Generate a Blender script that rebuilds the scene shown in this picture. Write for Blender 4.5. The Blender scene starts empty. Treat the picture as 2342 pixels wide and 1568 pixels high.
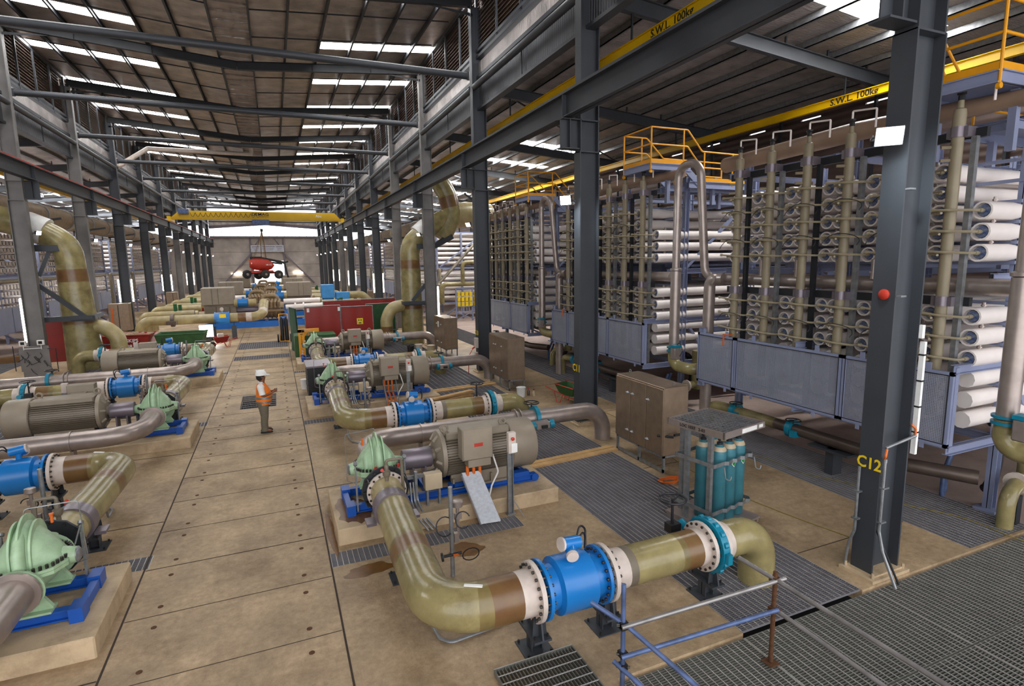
import bpy, math, random
from mathutils import Vector, Matrix
random.seed(7)
PI = math.pi
S = bpy.context.scene
COL = S.collection
# ---------------------------------------------------------------- camera
FPX = 1266.917
yaw, pit, rol = .4013546, .1482365, -.0157788
fw = Vector((math.sin(yaw)*math.cos(pit), math.cos(yaw)*math.cos(pit), -math.sin(pit)))
rt = Vector((math.cos(yaw), -math.sin(yaw), 0)); up = rt.cross(fw)
rt2 = math.cos(rol)*rt + math.sin(rol)*up; up2 = -math.sin(rol)*rt + math.cos(rol)*up
cd = bpy.data.cameras.new('camera'); cam = bpy.data.objects.new('camera', cd); COL.objects.link(cam)
cd.sensor_width = 36; cd.lens = FPX/2342*36; cd.clip_end = 400; cd.clip_start = .05
cam.matrix_world = Matrix(((rt2.x, up2.x, -fw.x, 0), (rt2.y, up2.y, -fw.y, 0), (rt2.z, up2.z, -fw.z, 5.0), (0, 0, 0, 1)))
S.camera = cam
# ---------------------------------------------------------------- world, light, exposure
w = bpy.data.worlds.new('world'); S.world = w; w.use_nodes = True
bg = w.node_tree.nodes['Background']; bg.inputs[0].default_value = (.95, .96, 1, 1); bg.inputs[1].default_value = 2.0
S.view_settings.view_transform = 'Standard'; S.view_settings.look = 'None'; S.view_settings.gamma = 1
S.view_settings.use_curve_mapping = False; S.view_settings.exposure = .62
S.cycles.max_bounces = 5; S.cycles.diffuse_bounces = 3; S.cycles.glossy_bounces = 3; S.cycles.transmission_bounces = 2
S.cycles.transparent_max_bounces = 4; S.cycles.caustics_reflective = False; S.cycles.caustics_refractive = False
S.cycles.use_denoising = True; S.cycles.sample_clamp_indirect = 4; S.cycles.sample_clamp_direct = 0
S.cycles.use_light_tree = True
SKYLIGHT = 16.0
def area(name, loc, rot, sx, sy, power, col=(1, .9, .78)):
    l = bpy.data.lights.new(name, 'AREA'); l.shape = 'RECTANGLE'; l.size = sx; l.size_y = sy; l.energy = power; l.color = col
    o = bpy.data.objects.new(name, l); COL.objects.link(o); o.location = loc; o.rotation_euler = rot; return o

# ---------------------------------------------------------------- materials
def lin(h):
    h = h.lstrip('#'); c = [int(h[i:i+2], 16)/255 for i in (0, 2, 4)]
    return tuple(((v+.055)/1.055)**2.4 if v > .04045 else v/12.92 for v in c)
def mat(name, col, rough=.5, metal=0, var=.12, scale=3, bump=0, bscale=40, col2=None, stain=0, sscale=1.2, spec=.5):
    m = bpy.data.materials.new(name); m.use_nodes = True; nt = m.node_tree; N = nt.nodes; L = nt.links
    p = N['Principled BSDF']; p.inputs['Roughness'].default_value = rough; p.inputs['Metallic'].default_value = metal
    p.inputs['Specular IOR Level'].default_value = spec
    c = lin(col)
    tc = N.new('ShaderNodeTexCoord')
    nz = N.new('ShaderNodeTexNoise'); nz.inputs['Scale'].default_value = scale; nz.inputs['Detail'].default_value = 6
    L.new(tc.outputs['Object'], nz.inputs['Vector'])
    rp = N.new('ShaderNodeValToRGB'); rp.color_ramp.elements[0].position = .3; rp.color_ramp.elements[1].position = .7
    a = tuple(v*(1-var) for v in c); b = tuple(min(1, v*(1+var)) for v in c)
    if col2: a = lin(col2)
    rp.color_ramp.elements[0].color = (*a, 1); rp.color_ramp.elements[1].color = (*b, 1)
    L.new(nz.outputs['Fac'], rp.inputs['Fac']); out = rp.outputs['Color']
    if stain:
        n2 = N.new('ShaderNodeTexNoise'); n2.inputs['Scale'].default_value = sscale; n2.inputs['Detail'].default_value = 8; n2.inputs['Roughness'].default_value = .7
        L.new(tc.outputs['Object'], n2.inputs['Vector'])
        r2 = N.new('ShaderNodeValToRGB'); r2.color_ramp.elements[0].position = .5; r2.color_ramp.elements[1].position = .7
        r2.color_ramp.elements[0].color = (0, 0, 0, 1); r2.color_ramp.elements[1].color = (stain, stain, stain, 1)
        L.new(n2.outputs['Fac'], r2.inputs['Fac'])
        mx = N.new('ShaderNodeMixRGB'); L.new(r2.outputs['Color'], mx.inputs['Fac']); L.new(out, mx.inputs[1])
        mx.inputs[2].default_value = (c[0]*.42, c[1]*.36, c[2]*.3, 1); out = mx.outputs['Color']
    L.new(out, p.inputs['Base Color'])
    if bump:
        n3 = N.new('ShaderNodeTexNoise'); n3.inputs['Scale'].default_value = bscale; n3.inputs['Detail'].default_value = 4
        L.new(tc.outputs['Object'], n3.inputs['Vector'])
        bp = N.new('ShaderNodeBump'); bp.inputs['Strength'].default_value = bump; bp.inputs['Distance'].default_value = .02
        L.new(n3.outputs['Fac'], bp.inputs['Height']); L.new(bp.outputs['Normal'], p.inputs['Normal'])
    return m
def emit(name, col, st):
    m = bpy.data.materials.new(name); m.use_nodes = True; N = m.node_tree.nodes
    p = N['Principled BSDF']; p.inputs['Base Color'].default_value = (*lin(col), 1)
    p.inputs['Emission Color'].default_value = (*lin(col), 1); p.inputs['Emission Strength'].default_value = st
    return m
def foilmat(name, col, axis, metal=.75):      # wrinkled reflective insulation blanket, ripples across one axis
    m = mat(name, col, .3, metal, .3, 1.5)
    nt = m.node_tree; N = nt.nodes; L = nt.links; p = N['Principled BSDF']; tc = N.new('ShaderNodeTexCoord')
    mp = N.new('ShaderNodeMapping'); L.new(tc.outputs['Object'], mp.inputs['Vector'])
    mp.inputs['Scale'].default_value = (2.6, 20, 2.6) if axis == 'Y' else (20, 2.6, 2.6)
    nz = N.new('ShaderNodeTexNoise'); nz.inputs['Scale'].default_value = 1.0; nz.inputs['Detail'].default_value = 5; nz.inputs['Distortion'].default_value = .8
    L.new(mp.outputs['Vector'], nz.inputs['Vector'])
    bp = N.new('ShaderNodeBump'); bp.inputs['Strength'].default_value = 1.0; bp.inputs['Distance'].default_value = .07
    L.new(nz.outputs['Fac'], bp.inputs['Height']); L.new(bp.outputs['Normal'], p.inputs['Normal'])
    return m
def ribmat(name, col, axis, pitch, rough=.5, metal=.3, depth=.03):
    m = mat(name, col, rough, metal, .15, 1.2)
    nt = m.node_tree; N = nt.nodes; L = nt.links; p = N['Principled BSDF']; tc = N.new('ShaderNodeTexCoord')
    wv = N.new('ShaderNodeTexWave'); wv.bands_direction = axis; wv.inputs['Scale'].default_value = .314/pitch
    L.new(tc.outputs['Object'], wv.inputs['Vector'])
    bp = N.new('ShaderNodeBump'); bp.inputs['Strength'].default_value = 1; bp.inputs['Distance'].default_value = depth
    L.new(wv.outputs['Fac'], bp.inputs['Height']); L.new(bp.outputs['Normal'], p.inputs['Normal'])
    return m
def perfmat(name, col, pitch=.03):     # perforated sheet: fine round holes
    m = mat(name, col, .55, .1, .08, 2)
    nt = m.node_tree; N = nt.nodes; L = nt.links; p = N['Principled BSDF']; tc = N.new('ShaderNodeTexCoord')
    vo = N.new('ShaderNodeTexVoronoi'); vo.inputs['Scale'].default_value = 1/pitch; vo.inputs['Randomness'].default_value = 0
    L.new(tc.outputs['Object'], vo.inputs['Vector'])
    mt = N.new('ShaderNodeMath'); mt.operation = 'GREATER_THAN'; mt.inputs[1].default_value = .36; L.new(vo.outputs['Distance'], mt.inputs[0])
    al = N.new('ShaderNodeMath'); al.operation = 'MAXIMUM'; al.inputs[1].default_value = .25; L.new(mt.outputs[0], al.inputs[0])
    L.new(al.outputs[0], p.inputs['Alpha'])
    return m
def slabmat():
    m = mat('concrete_floor', 'B89F7E', .52, 0, .22, 1.1, .3, 30, stain=.75, sscale=.7, spec=.35)
    nt = m.node_tree; N = nt.nodes; L = nt.links; p = N['Principled BSDF']
    src = p.inputs['Base Color'].links[0].from_socket
    tc = N.new('ShaderNodeTexCoord'); n = N.new('ShaderNodeTexNoise'); n.inputs['Scale'].default_value = 9; n.inputs['Detail'].default_value = 8; n.inputs['Roughness'].default_value = .75
    L.new(tc.outputs['Object'], n.inputs['Vector'])
    r = N.new('ShaderNodeValToRGB'); r.color_ramp.elements[0].position = .3; r.color_ramp.elements[1].position = .7
    r.color_ramp.elements[0].color = (.6, .57, .54, 1); r.color_ramp.elements[1].color = (1.0, 1, 1, 1)
    L.new(n.outputs['Fac'], r.inputs['Fac'])
    mx = N.new('ShaderNodeMixRGB'); mx.blend_type = 'MULTIPLY'; mx.inputs['Fac'].default_value = 1
    L.new(src, mx.inputs[1]); L.new(r.outputs['Color'], mx.inputs[2]); L.new(mx.outputs['Color'], p.inputs['Base Color'])
    return m
K = dict(
 floor=slabmat(), plinth=mat('plinth_concrete', 'BBA484', .75, 0, .2, 2, .4, 25, stain=.5, sscale=1.6),
 pink=mat('aisle_concrete', '9E8A80', .8, 0, .15, 1, .2, 20, stain=.4),
 joint=mat('floor_joint', '3A2E24', .9), hpblue=mat('pump_frame_blue', '1C72CE', .4, 0, .1), htan=mat('header_tan', '9A806C', .45, 0, .15, 2), crossr=mat('cross_rod', 'B4B0AA', .4, .3), pit=mat('pit_dark', '14110F', .95), wetstain=mat('rust_stain', '6B4718', .35, 0, .3, 5),
 steel=mat('slate_paint', '3A3D42', .5, .1, .1, 1.5), galv=mat('galvanised', '8E9092', .42, .6, .22, 9), patchy=mat('galvanised_column', '7B7876', .5, .4, .22, 1.1, .1, 10),
 dark=mat('dark_steel', '24262A', .55, .2, .1), grate=mat('grating_bar', '858286', .42, .35, .15, 3), grated=mat('walkway_bar', '7D7C74', .45, .35, .1, 3),
 foil=foilmat('foil_roof', 'B0A69F', 'Y'), foil2=foilmat('foil_wall', 'B4ACA8', 'Y', .75), foila=foilmat('foil_aisle', 'A29A95', 'Y', .35), foilv=foilmat('foil_gutter', '9A8E84', 'Y', .5),
 rib=ribmat('ribbed_cladding', '5D5F63', 'Y', .13), ribz=ribmat('ribbed_wall', '54443E', 'Z', .3), wallc=mat('precast_concrete', 'B4ACA6', .85, 0, .25, .5, .2, 8, stain=.3, sscale=.3),
 slat=mat('louvre_slat', '7A6A60', .55, .2, .1), olive=mat('grp_olive', '8F8359', .24, 0, .26, 2.4, .22, 12, stain=.6, sscale=1.5), oliveL=mat('grp_light', 'A39468', .32, 0, .2, 3, .1, 14),
 brown2=mat('grp_joint_edge', '7A6A42', .28, 0, .3, 3, .15, 12), brown=mat('grp_joint', '5B3F28', .28, 0, .35, 3, .15, 12, col2='7A5E38'), cream=mat('flange_cream', 'C9BBB0', .5, 0, .12, 6, .08, 30),
 ss=mat('steel_pipe', 'A0938C', .36, .55, .14, 4, .05, 20), ssd=mat('steel_pipe_dark', '5D5048', .4, .45, .2, 3),
 blue=mat('meter_blue', '1A74BC', .28, 0, .05, 2), bluef=mat('frame_blue', '124FA6', .38, 0, .12, 4), green=mat('pump_green', 'A2BE99', .42, 0, .16, 4, .1, 25, stain=.3, sscale=6),
 motor=mat('motor_grey', '8F8372', .48, .1, .1, 3), motord=mat('motor_fin', '6E6455', .55, .1, .12, 3), guard=mat('coupling_guard', '7A7178', .35, .45, .08),
 lav=mat('lavender_paint', '8990AC', .5, .05, .08, 1.5), lavp=perfmat('lavender_perforated', '9599A8'), riser=mat('riser_beige', '8A7E66', .5, 0, .12, 2.5),
 tubeb=mat('connector_beige', '9C9076', .5, 0, .08), white=mat('vessel_white', 'F0E6E0', .38, 0, .07, 1.5), cap=mat('vessel_cap', '8E9298', .4, .3, .2, 22, col2='3A5490'),
 black=mat('black_rubber', '15151A', .5, 0, .05), yellow=mat('safety_yellow', 'E39A0A', .45, 0, .06), cyel=mat('crane_yellow', 'E0B400', .45, 0, .08, 1),
 teal=mat('valve_teal', '0C7C96', .35, .05, .1), bottle=mat('cylinder_teal', '3A7682', .45, .1, .25, 4, stain=.45, sscale=4), cabin=mat('cabinet_steel', '94806C', .38, .65, .12, 5),
 red=mat('red_paint', 'B5301F', .5), screen=mat('screen_red', '8E1E12', .35, 0, .12, 2), greenc=mat('green_canvas', '1F4A28', .7, 0, .25, 3), dgreen=mat('skip_green', '2A5427', .6, 0, .2, 3, stain=.4),
 skipred=mat('skip_red', '8E2018', .55, 0, .2, 3, stain=.3), orange=mat('cable_orange', 'D2641E', .45), wood=mat('plank_wood', 'C19A66', .7, 0, .2, 3, .15, 20), woodd=mat('old_timber', '7A5A36', .8, 0, .2, 3),
 rust=mat('rust', '5A3A22', .85, .2, .3, 20, .3, 60), scaf=mat('scaffold_tube', '8E8A88', .38, .6, .25, 5), scafb=mat('scaffold_blue', '54658C', .45, .3, .4, 6), bolt=mat('bolt', '3E3B38', .4, .7, .2, 30),
 ltank=mat('plate_zinc', 'B9BCC2', .45, .35, .12, 18), paper=mat('paper_white', 'E8E6E2', .6), ink=mat('black_ink', '1B1A18', .7), dyel=mat('dull_yellow_cord', '8A7A2A', .7), ylab=mat('label_yellow', 'E8C81E', .5), tan=mat('pump_tan', '8A7458', .5, .2, .2, 4), beige=mat('box_beige', 'BBA98C', .5),
 sky=emit('skylight', 'FFFFFF', SKYLIGHT), sky2=emit('aisle_skylight', 'FFFFFF', SKYLIGHT*2.2), lampm=emit('lamp_face', 'FFFFFF', 30), tubel=emit('tube_light', 'FFF8E6', 14), warm=emit('lamp_warm', 'FFF0D8', 14),
)
# ---------------------------------------------------------------- mesh builder
# parts that come several to a thing: every loose piece becomes an object of its own
SPLIT = {'cage_post', 'cross_bar', 'ear', 'eye', 'pipe_strap', 'festoon_cable', 'lamp_clip', 'conduit_clamp', 'cover_panel', 'display_face', 'end_plate', 'blue_hose', 'actuator_end', 'casing_bolt', 'flange_bolt', 'anchor_bolt', 'toe_board', 'cable_loop', 'reflective_band', 'process_pipe', 'axle', 'saddle_lug', 'process_tube', 'adaptor_bolt'}
class MB:
    def __init__(s): s.v = []; s.f = []; s.mi = []; s.m = 0
    def add(s, vs, fs, mi=None):
        b = len(s.v); s.v += [tuple(v) for v in vs]; s.f += [tuple(b+i for i in f) for f in fs]
        s.mi += ([s.m]*len(fs)) if mi is None else mi
        return s
    def box(s, x0, x1, y0, y1, z0, z1, M=None):
        vs = [Vector((x, y, z)) for x in (x0, x1) for y in (y0, y1) for z in (z0, z1)]
        if M is not None: vs = [M @ v for v in vs]
        return s.add(vs, [(0, 1, 3, 2), (4, 6, 7, 5), (0, 4, 5, 1), (2, 3, 7, 6), (0, 2, 6, 4), (1, 5, 7, 3)])
    def cb(s, c, d, M=None):
        return s.box(c[0]-d[0]/2, c[0]+d[0]/2, c[1]-d[1]/2, c[1]+d[1]/2, c[2]-d[2]/2, c[2]+d[2]/2, M)
    def bbox(s, x0, x1, y0, y1, z0, z1, b=.01):   # box with chamfered vertical+horizontal edges
        X = (x0, x1); Y = (y0, y1); Z = (z0, z1); vs = []; 
        for ix in (0, 1):
            for iy in (0, 1):
                for iz in (0, 1):
                    sx, sy, sz = (b if ix == 0 else -b), (b if iy == 0 else -b), (b if iz == 0 else -b)
                    vs += [(X[ix], Y[iy]+sy, Z[iz]+sz), (X[ix]+sx, Y[iy], Z[iz]+sz), (X[ix]+sx, Y[iy]+sy, Z[iz])]
        I = lambda ix, iy, iz, k: ((ix*2+iy)*2+iz)*3+k
        F = []
        for a in (0, 1): F.append([I(a, 0, 0, 0), I(a, 0, 1, 0), I(a, 1, 1, 0), I(a, 1, 0, 0)])
        for a in (0, 1): F.append([I(0, a, 0, 1), I(0, a, 1, 1), I(1, a, 1, 1), I(1, a, 0, 1)])
        for a in (0, 1): F.append([I(0, 0, a, 2), I(0, 1, a, 2), I(1, 1, a, 2), I(1, 0, a, 2)])
        for a in (0, 1):
            for c in (0, 1):
                F.append([I(a, c, 0, 0), I(a, c, 1, 0), I(a, c, 1, 1), I(a, c, 0, 1)])
                F.append([I(a, 0, c, 0), I(a, 1, c, 0), I(a, 1, c, 2), I(a, 0, c, 2)])
                F.append([I(0, a, c, 1), I(1, a, c, 1), I(1, a, c, 2), I(0, a, c, 2)])
        for ix in (0, 1):
            for iy in (0, 1):
                for iz in (0, 1): F.append([I(ix, iy, iz, 0), I(ix, iy, iz, 1), I(ix, iy, iz, 2)])
        return s.add(vs, F)
    def beam(s, a, b, w, h, upv=(0, 0, 1)):      # rectangular bar from a to b, h along upv
        a = Vector(a); b = Vector(b); d = (b-a).normalized(); u = Vector(upv)
        if abs(d.dot(u)) > .99: u = Vector((0, 1, 0))
        sd = d.cross(u).normalized(); u = sd.cross(d)
        vs = [p+sd*i*w/2+u*j*h/2 for p in (a, b) for i in (-1, 1) for j in (-1, 1)]
        return s.add(vs, [(0, 1, 3, 2), (4, 6, 7, 5), (0, 4, 5, 1), (2, 3, 7, 6), (0, 2, 6, 4), (1, 5, 7, 3)])
    def ibeam(s, a, b, w, h, t=.02, upv=(0, 0, 1)):
        a = Vector(a); b = Vector(b); d = (b-a).normalized(); u = Vector(upv)
        if abs(d.dot(u)) > .99: u = Vector((0, 1, 0))
        sd = d.cross(u).normalized(); u = sd.cross(d)
        s.beam(a, b, t, h, u); s.beam(a+u*(h/2-t/2), b+u*(h/2-t/2), w, t, u); return s.beam(a-u*(h/2-t/2), b-u*(h/2-t/2), w, t, u)
    def tube(s, pts, r, n=12, cap=True, bands=None, closed=False):
        P = [Vector(p) for p in pts]; R = list(r) if isinstance(r, (list, tuple)) else [r]*len(P)
        if bands:      # bands: list of (s0, s1, material index); insert rings there
            L = [0]
            for i in range(1, len(P)): L.append(L[-1]+(P[i]-P[i-1]).length)
            cuts = sorted({c for b in bands for c in b[:2]})
            nP, nR, nL = [P[0]], [R[0]], [0]
            for i in range(1, len(P)):
                for c in cuts:
                    if L[i-1]+1e-4 < c < L[i]-1e-4:
                        t = (c-L[i-1])/(L[i]-L[i-1]); nP.append(P[i-1].lerp(P[i], t)); nR.append(R[i-1]+(R[i]-R[i-1])*t); nL.append(c)
                nP.append(P[i]); nR.append(R[i]); nL.append(L[i])
            P, R, L = nP, nR, nL
        N = len(P); T = []
        for i in range(N):
            if closed: d = P[(i+1) % N]-P[i-1]
            else: d = P[min(i+1, N-1)]-P[max(i-1, 0)]
            if d.length < 1e-9: d = P[min(i+1, N-1)]-P[0]
            T.append(d.normalized())
        ref = Vector((0, 0, 1)) if abs(T[0].z) < .9 else Vector((0, 1, 0))
        u = T[0].cross(ref).normalized(); vs = []
        for i in range(N):
            u = (u-T[i]*u.dot(T[i])).normalized(); w_ = T[i].cross(u)
            for k in range(n):
                a = 2*PI*k/n; vs.append(P[i]+(u*math.cos(a)+w_*math.sin(a))*R[i])
        fs, mi = [], []
        for i in range(N if closed else N-1):
            j = (i+1) % N; m = s.m
            if bands:
                c = (L[i]+L[i+1])/2
                for b in bands:
                    if b[0] <= c <= b[1]: m = b[2]
            for k in range(n):
                fs.append((i*n+k, i*n+(k+1) % n, j*n+(k+1) % n, j*n+k)); mi.append(m)
        if cap and not closed:
            fs.append(tuple(range(n))[::-1]); fs.append(tuple((N-1)*n+k for k in range(n))); mi += [mi[0], mi[-1]]
        return s.add(vs, fs, mi)
    def cyl(s, a, b, r, r2=None, n=16): return s.tube([a, b], [r, r if r2 is None else r2], n)
    def lathe(s, prof, o, ax, n=20):              # prof [(dist along ax, radius)]
        o = Vector(o); ax = Vector(ax).normalized()
        ref = Vector((0, 0, 1)) if abs(ax.z) < .9 else Vector((0, 1, 0)); u = ax.cross(ref).normalized(); w_ = ax.cross(u); vs = []
        for d, r in prof:
            for k in range(n):
                a = 2*PI*k/n; vs.append(o+ax*d+(u*math.cos(a)+w_*math.sin(a))*max(r, 1e-4))
        fs = [(i*n+k, i*n+(k+1) % n, (i+1)*n+(k+1) % n, (i+1)*n+k) for i in range(len(prof)-1) for k in range(n)]
        fs += [tuple(range(n))[::-1], tuple((len(prof)-1)*n+k for k in range(n))]
        return s.add(vs, fs)
    def prism(s, poly, a, b, axis='Y'):           # polygon in the other two axes extruded a..b along axis
        n = len(poly)
        f = {'Y': lambda p, t: (p[0], t, p[1]), 'X': lambda p, t: (t, p[0], p[1]), 'Z': lambda p, t: (p[0], p[1], t)}[axis]
        vs = [f(p, a) for p in poly]+[f(p, b) for p in poly]
        return s.add(vs, [tuple(range(n)), tuple(range(2*n-1, n-1, -1))]+[(i, (i+1) % n, n+(i+1) % n, n+i) for i in range(n)])
    def quad(s, *p): return s.add(p, [(0, 1, 2, 3)])
    def bolts(s, o, ax, R, k, r=.018, L=.05, a0=0):
        o = Vector(o); ax = Vector(ax).normalized(); ref = Vector((0, 0, 1)) if abs(ax.z) < .9 else Vector((0, 1, 0)); u = ax.cross(ref).normalized(); w_ = ax.cross(u)
        for i in range(k):
            a = a0+2*PI*i/k; c = o+(u*math.cos(a)+w_*math.sin(a))*R; s.tube([c-ax*L/2, c+ax*L/2], r, 6)
        return s
    def islands(s):
        p = list(range(len(s.v)))
        def f(a):
            while p[a] != a: p[a] = p[p[a]]; a = p[a]
            return a
        for fc in s.f:
            a = f(fc[0])
            for q in fc[1:]: p[f(q)] = a
        G = {}
        for k, fc in enumerate(s.f): G.setdefault(f(fc[0]), []).append(k)
        out = []
        for ks in G.values():
            m = MB(); ix = {}
            for k in ks:
                for q in s.f[k]:
                    if q not in ix: ix[q] = len(m.v); m.v.append(s.v[q])
                m.f.append(tuple(ix[q] for q in s.f[k])); m.mi.append(s.mi[k])
            out.append(m)
        return out
    def obj(s, name, mats, parent=None, loc=None, smooth=True, ang=40, whole=False):
        if name in SPLIT and not whole:
            r = None
            for m in s.islands(): r = m.obj(name, mats, parent, loc, smooth, ang, True)
            return r
        me = bpy.data.meshes.new(name); l = Vector(loc) if loc is not None else Vector((0, 0, 0))
        me.from_pydata([(v[0]-l.x, v[1]-l.y, v[2]-l.z) for v in s.v], [], s.f)
        for m in (mats if isinstance(mats, (list, tuple)) else [mats]): me.materials.append(K[m] if isinstance(m, str) else m)
        if isinstance(mats, (list, tuple)): me.polygons.foreach_set('material_index', s.mi)
        me.validate(); 
        if smooth:
            me.polygons.foreach_set('use_smooth', [True]*len(me.polygons)); me.set_sharp_from_angle(angle=math.radians(ang))
        me.update()
        import bmesh
        bm = bmesh.new(); bm.from_mesh(me); bmesh.ops.recalc_face_normals(bm, faces=bm.faces); bm.to_mesh(me); bm.free()
        o = bpy.data.objects.new(name, me); COL.objects.link(o); o.location = l
        if parent: o.parent = parent
        return o
def rnd(pts, rad=.3, n=6):         # round the corners of a polyline
    P = [Vector(p) for p in pts]; out = [P[0]]
    for i in range(1, len(P)-1):
        a, b, c = P[i-1], P[i], P[i+1]; d1 = (a-b); d2 = (c-b)
        ang = d1.angle(d2); t = min(rad/max(math.tan(ang/2), 1e-3), d1.length*.49, d2.length*.49)
        rr = t*math.tan(ang/2); p1 = b+d1.normalized()*t; p2 = b+d2.normalized()*t
        bis = (d1.normalized()+d2.normalized()).normalized(); ctr = b+bis*(rr/math.sin(ang/2))
        v1 = p1-ctr; v2 = p2-ctr; tot = v1.angle(v2)
        for k in range(n+1):
            f = k/n; s_ = math.sin(tot)
            if s_ < 1e-5: out.append(p1.lerp(p2, f)); continue
            out.append(ctr+v1*(math.sin((1-f)*tot)/s_)+v2*(math.sin(f*tot)/s_))
    out.append(P[-1]); return out
def plen(P): return sum((Vector(P[i])-Vector(P[i-1])).length for i in range(1, len(P)))
# ---------------------------------------------------------------- tagging and copying
def tag(o, label, cat, group=None, kind=None):
    o['label'] = label; o['category'] = cat
    if group: o['group'] = group
    if kind: o['kind'] = kind
    return o
def struct(o): o['kind'] = 'structure'; return o
def thing(name, label, cat, loc=(0, 0, 0), rz=0, group=None):
    o = bpy.data.objects.new(name, None); COL.objects.link(o); o.location = loc; o.rotation_euler = (0, 0, rz); o.empty_display_size = .1
    return tag(o, label, cat, group)
KIDS = {}
def kids(o): return list(o.children)
def dup(o, T=(0, 0, 0), rot=0, label=None, parent=None, top=True):
    c = o.copy(); COL.objects.link(c)
    if top:
        p = Vector(o.location); p.rotate(Matrix.Rotation(rot, 3, 'Z')); c.location = p+Vector(T); c.rotation_euler.z = o.rotation_euler.z+rot
        if label: c['label'] = label
    else: c.parent = parent
    for ch in kids(o): dup(ch, parent=c, top=False)
    return c
def text(s, size, m, loc, rot, parent=None, name='lettering', ext=.002, align='CENTER', sx=1):
    cu = bpy.data.curves.new(name, 'FONT'); cu.body = s; cu.size = size; cu.extrude = ext; cu.align_x = align; cu.align_y = 'CENTER'; cu.resolution_u = 2; cu.offset = size*.02
    t = bpy.data.objects.new(name, cu); COL.objects.link(t)
    dg = bpy.context.evaluated_depsgraph_get(); me = bpy.data.meshes.new_from_object(t.evaluated_get(dg)); bpy.data.objects.remove(t)
    me.materials.clear(); me.materials.append(K[m]); o = bpy.data.objects.new(name, me); COL.objects.link(o)
    o.location = loc; o.rotation_euler = rot; o.scale = (sx, 1, 1)
    if parent: o.parent = parent
    return o
ORD = ['nearest', 'second', 'third', 'fourth', 'fifth', 'sixth', 'seventh', 'eighth', 'ninth', 'tenth', 'eleventh', 'twelfth', 'thirteenth', 'fourteenth', 'fifteenth', 'sixteenth', 'seventeenth', 'eighteenth']
YK = [5.35+9*k for k in range(13)]
YEND = 117.5
XC = -.95
def roofz(x): return 15.22+.085*abs(x-XC)
# ================================================================ floor
# openings: pits under grating.  right pit, left pit, aisle pits, drains, cross trenches
holes = [(5.45, 7.82, 5.05, 40), (-9.56, -7.19, 8, 40), (10.62, 12.5, 5.1, 44), (-14.24, -12.36, 10, 44), (3.45, 30, -6, 5.05)]
for k in range(3):
    holes.append((.54, 4.05, 9.06+9*k, 9.54+9*k)); holes.append((-1.74-4.05, -1.74-.54, 19.85-9.54+9*k-9, 19.85-9.06+9*k-9)) if k else None
holes = [h for h in holes if h]
holes += [(-2.3, .5, 36.2, 39.2), (-2.3, .5, 32.1, 33.4), (-1.44, -.25, 20.98, 23.12)]
for k in range(3): holes.append((-5.79, -2.28, 10.31+9*k, 10.79+9*k))
holes = sorted(set(holes))
xs = sorted({-24, 24.5, -2.33, .53} | {v for h in holes for v in h[:2] if -24 < v < 24.5}); ys = sorted({-8, YEND} | {v for h in holes for v in h[2:] if -8 < v < YEND})
def inhole(x, y): return any(h[0] < x < h[1] and h[2] < y < h[3] for h in holes)
f = MB()
for i in range(len(xs)-1):
    for j in range(len(ys)-1):
        cx, cy = (xs[i]+xs[i+1])/2, (ys[j]+ys[j+1])/2
        if inhole(cx, cy): continue
        f.m = 1 if abs(cx+.87) > 13.3 else 0
        f.box(xs[i], xs[i+1], ys[j], ys[j+1], -.22, 0)
fo = struct(f.obj('floor', ['floor', 'pink'], smooth=False))
b = MB(); b.box(-25, 31, -9, YEND+1, -2.6, -2.5); struct(b.obj('floor', 'pit', smooth=False))
# joints between the precast lane slabs and lifting sockets
j = MB()
for x in (-2.33, .53): j.box(x-.013, x+.013, 4.2, 118, .001, .006)
yj = [5.9+1.45*i for i in range(76)]
for i, y in enumerate(yj):
    if any(h[2]-.1 < y < h[3]+.1 for h in holes[-99:] if h[0] < -1 < h[1]): continue
    w_ = .007 if i % 3 == 0 else .004
    j.box(-2.31, .51, y-w_, y+w_, .001, .005)
for y in (12.6, 17.2, 21.6, 26.2, 30.9, 34.8): j.box(.55, 5.4, y-.01, y+.01, .001, .005) if y not in (17.2,) else None
for y in (7.6, 12.2, 16.6, 21.2, 25.6, 30.2): j.box(-7.1, -2.35, y-.01, y+.01, .001, .005)
for y in (6.2, 10.5, 15.2, 19.6, 24.2): j.box(7.84, 10.6, y-.008, y+.008, .001, .004)
struct(j.obj('trim_1', 'joint', smooth=False))
s_ = MB()
for i in range(34):
    y = 5.9+1.45*i
    for x in (-1.9, .1):
        for dy in (.22, -.3):
            if not inhole(x, y+dy): s_.tube([(x, y+dy, .0005), (x, y+dy, .006)], .038, 10)
struct(s_.obj('trim_2', 'rust', smooth=False))
# water and rust stains lie on the slabs and plinth in front of the first pump
def blob(cx, cy, rx, ry, z, seed, n=28):
    r_ = random.Random(seed); ph = [r_.uniform(0, 6.28) for _ in range(4)]
    return [(cx+rx*math.cos(t)*(1+.16*math.sin(3*t+ph[0])+.1*math.sin(7*t+ph[1])), cy+ry*math.sin(t)*(1+.2*math.sin(2*t+ph[2])+.08*math.sin(9*t+ph[3])), z) for t in [2*PI*i/n for i in range(n)]]
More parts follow.
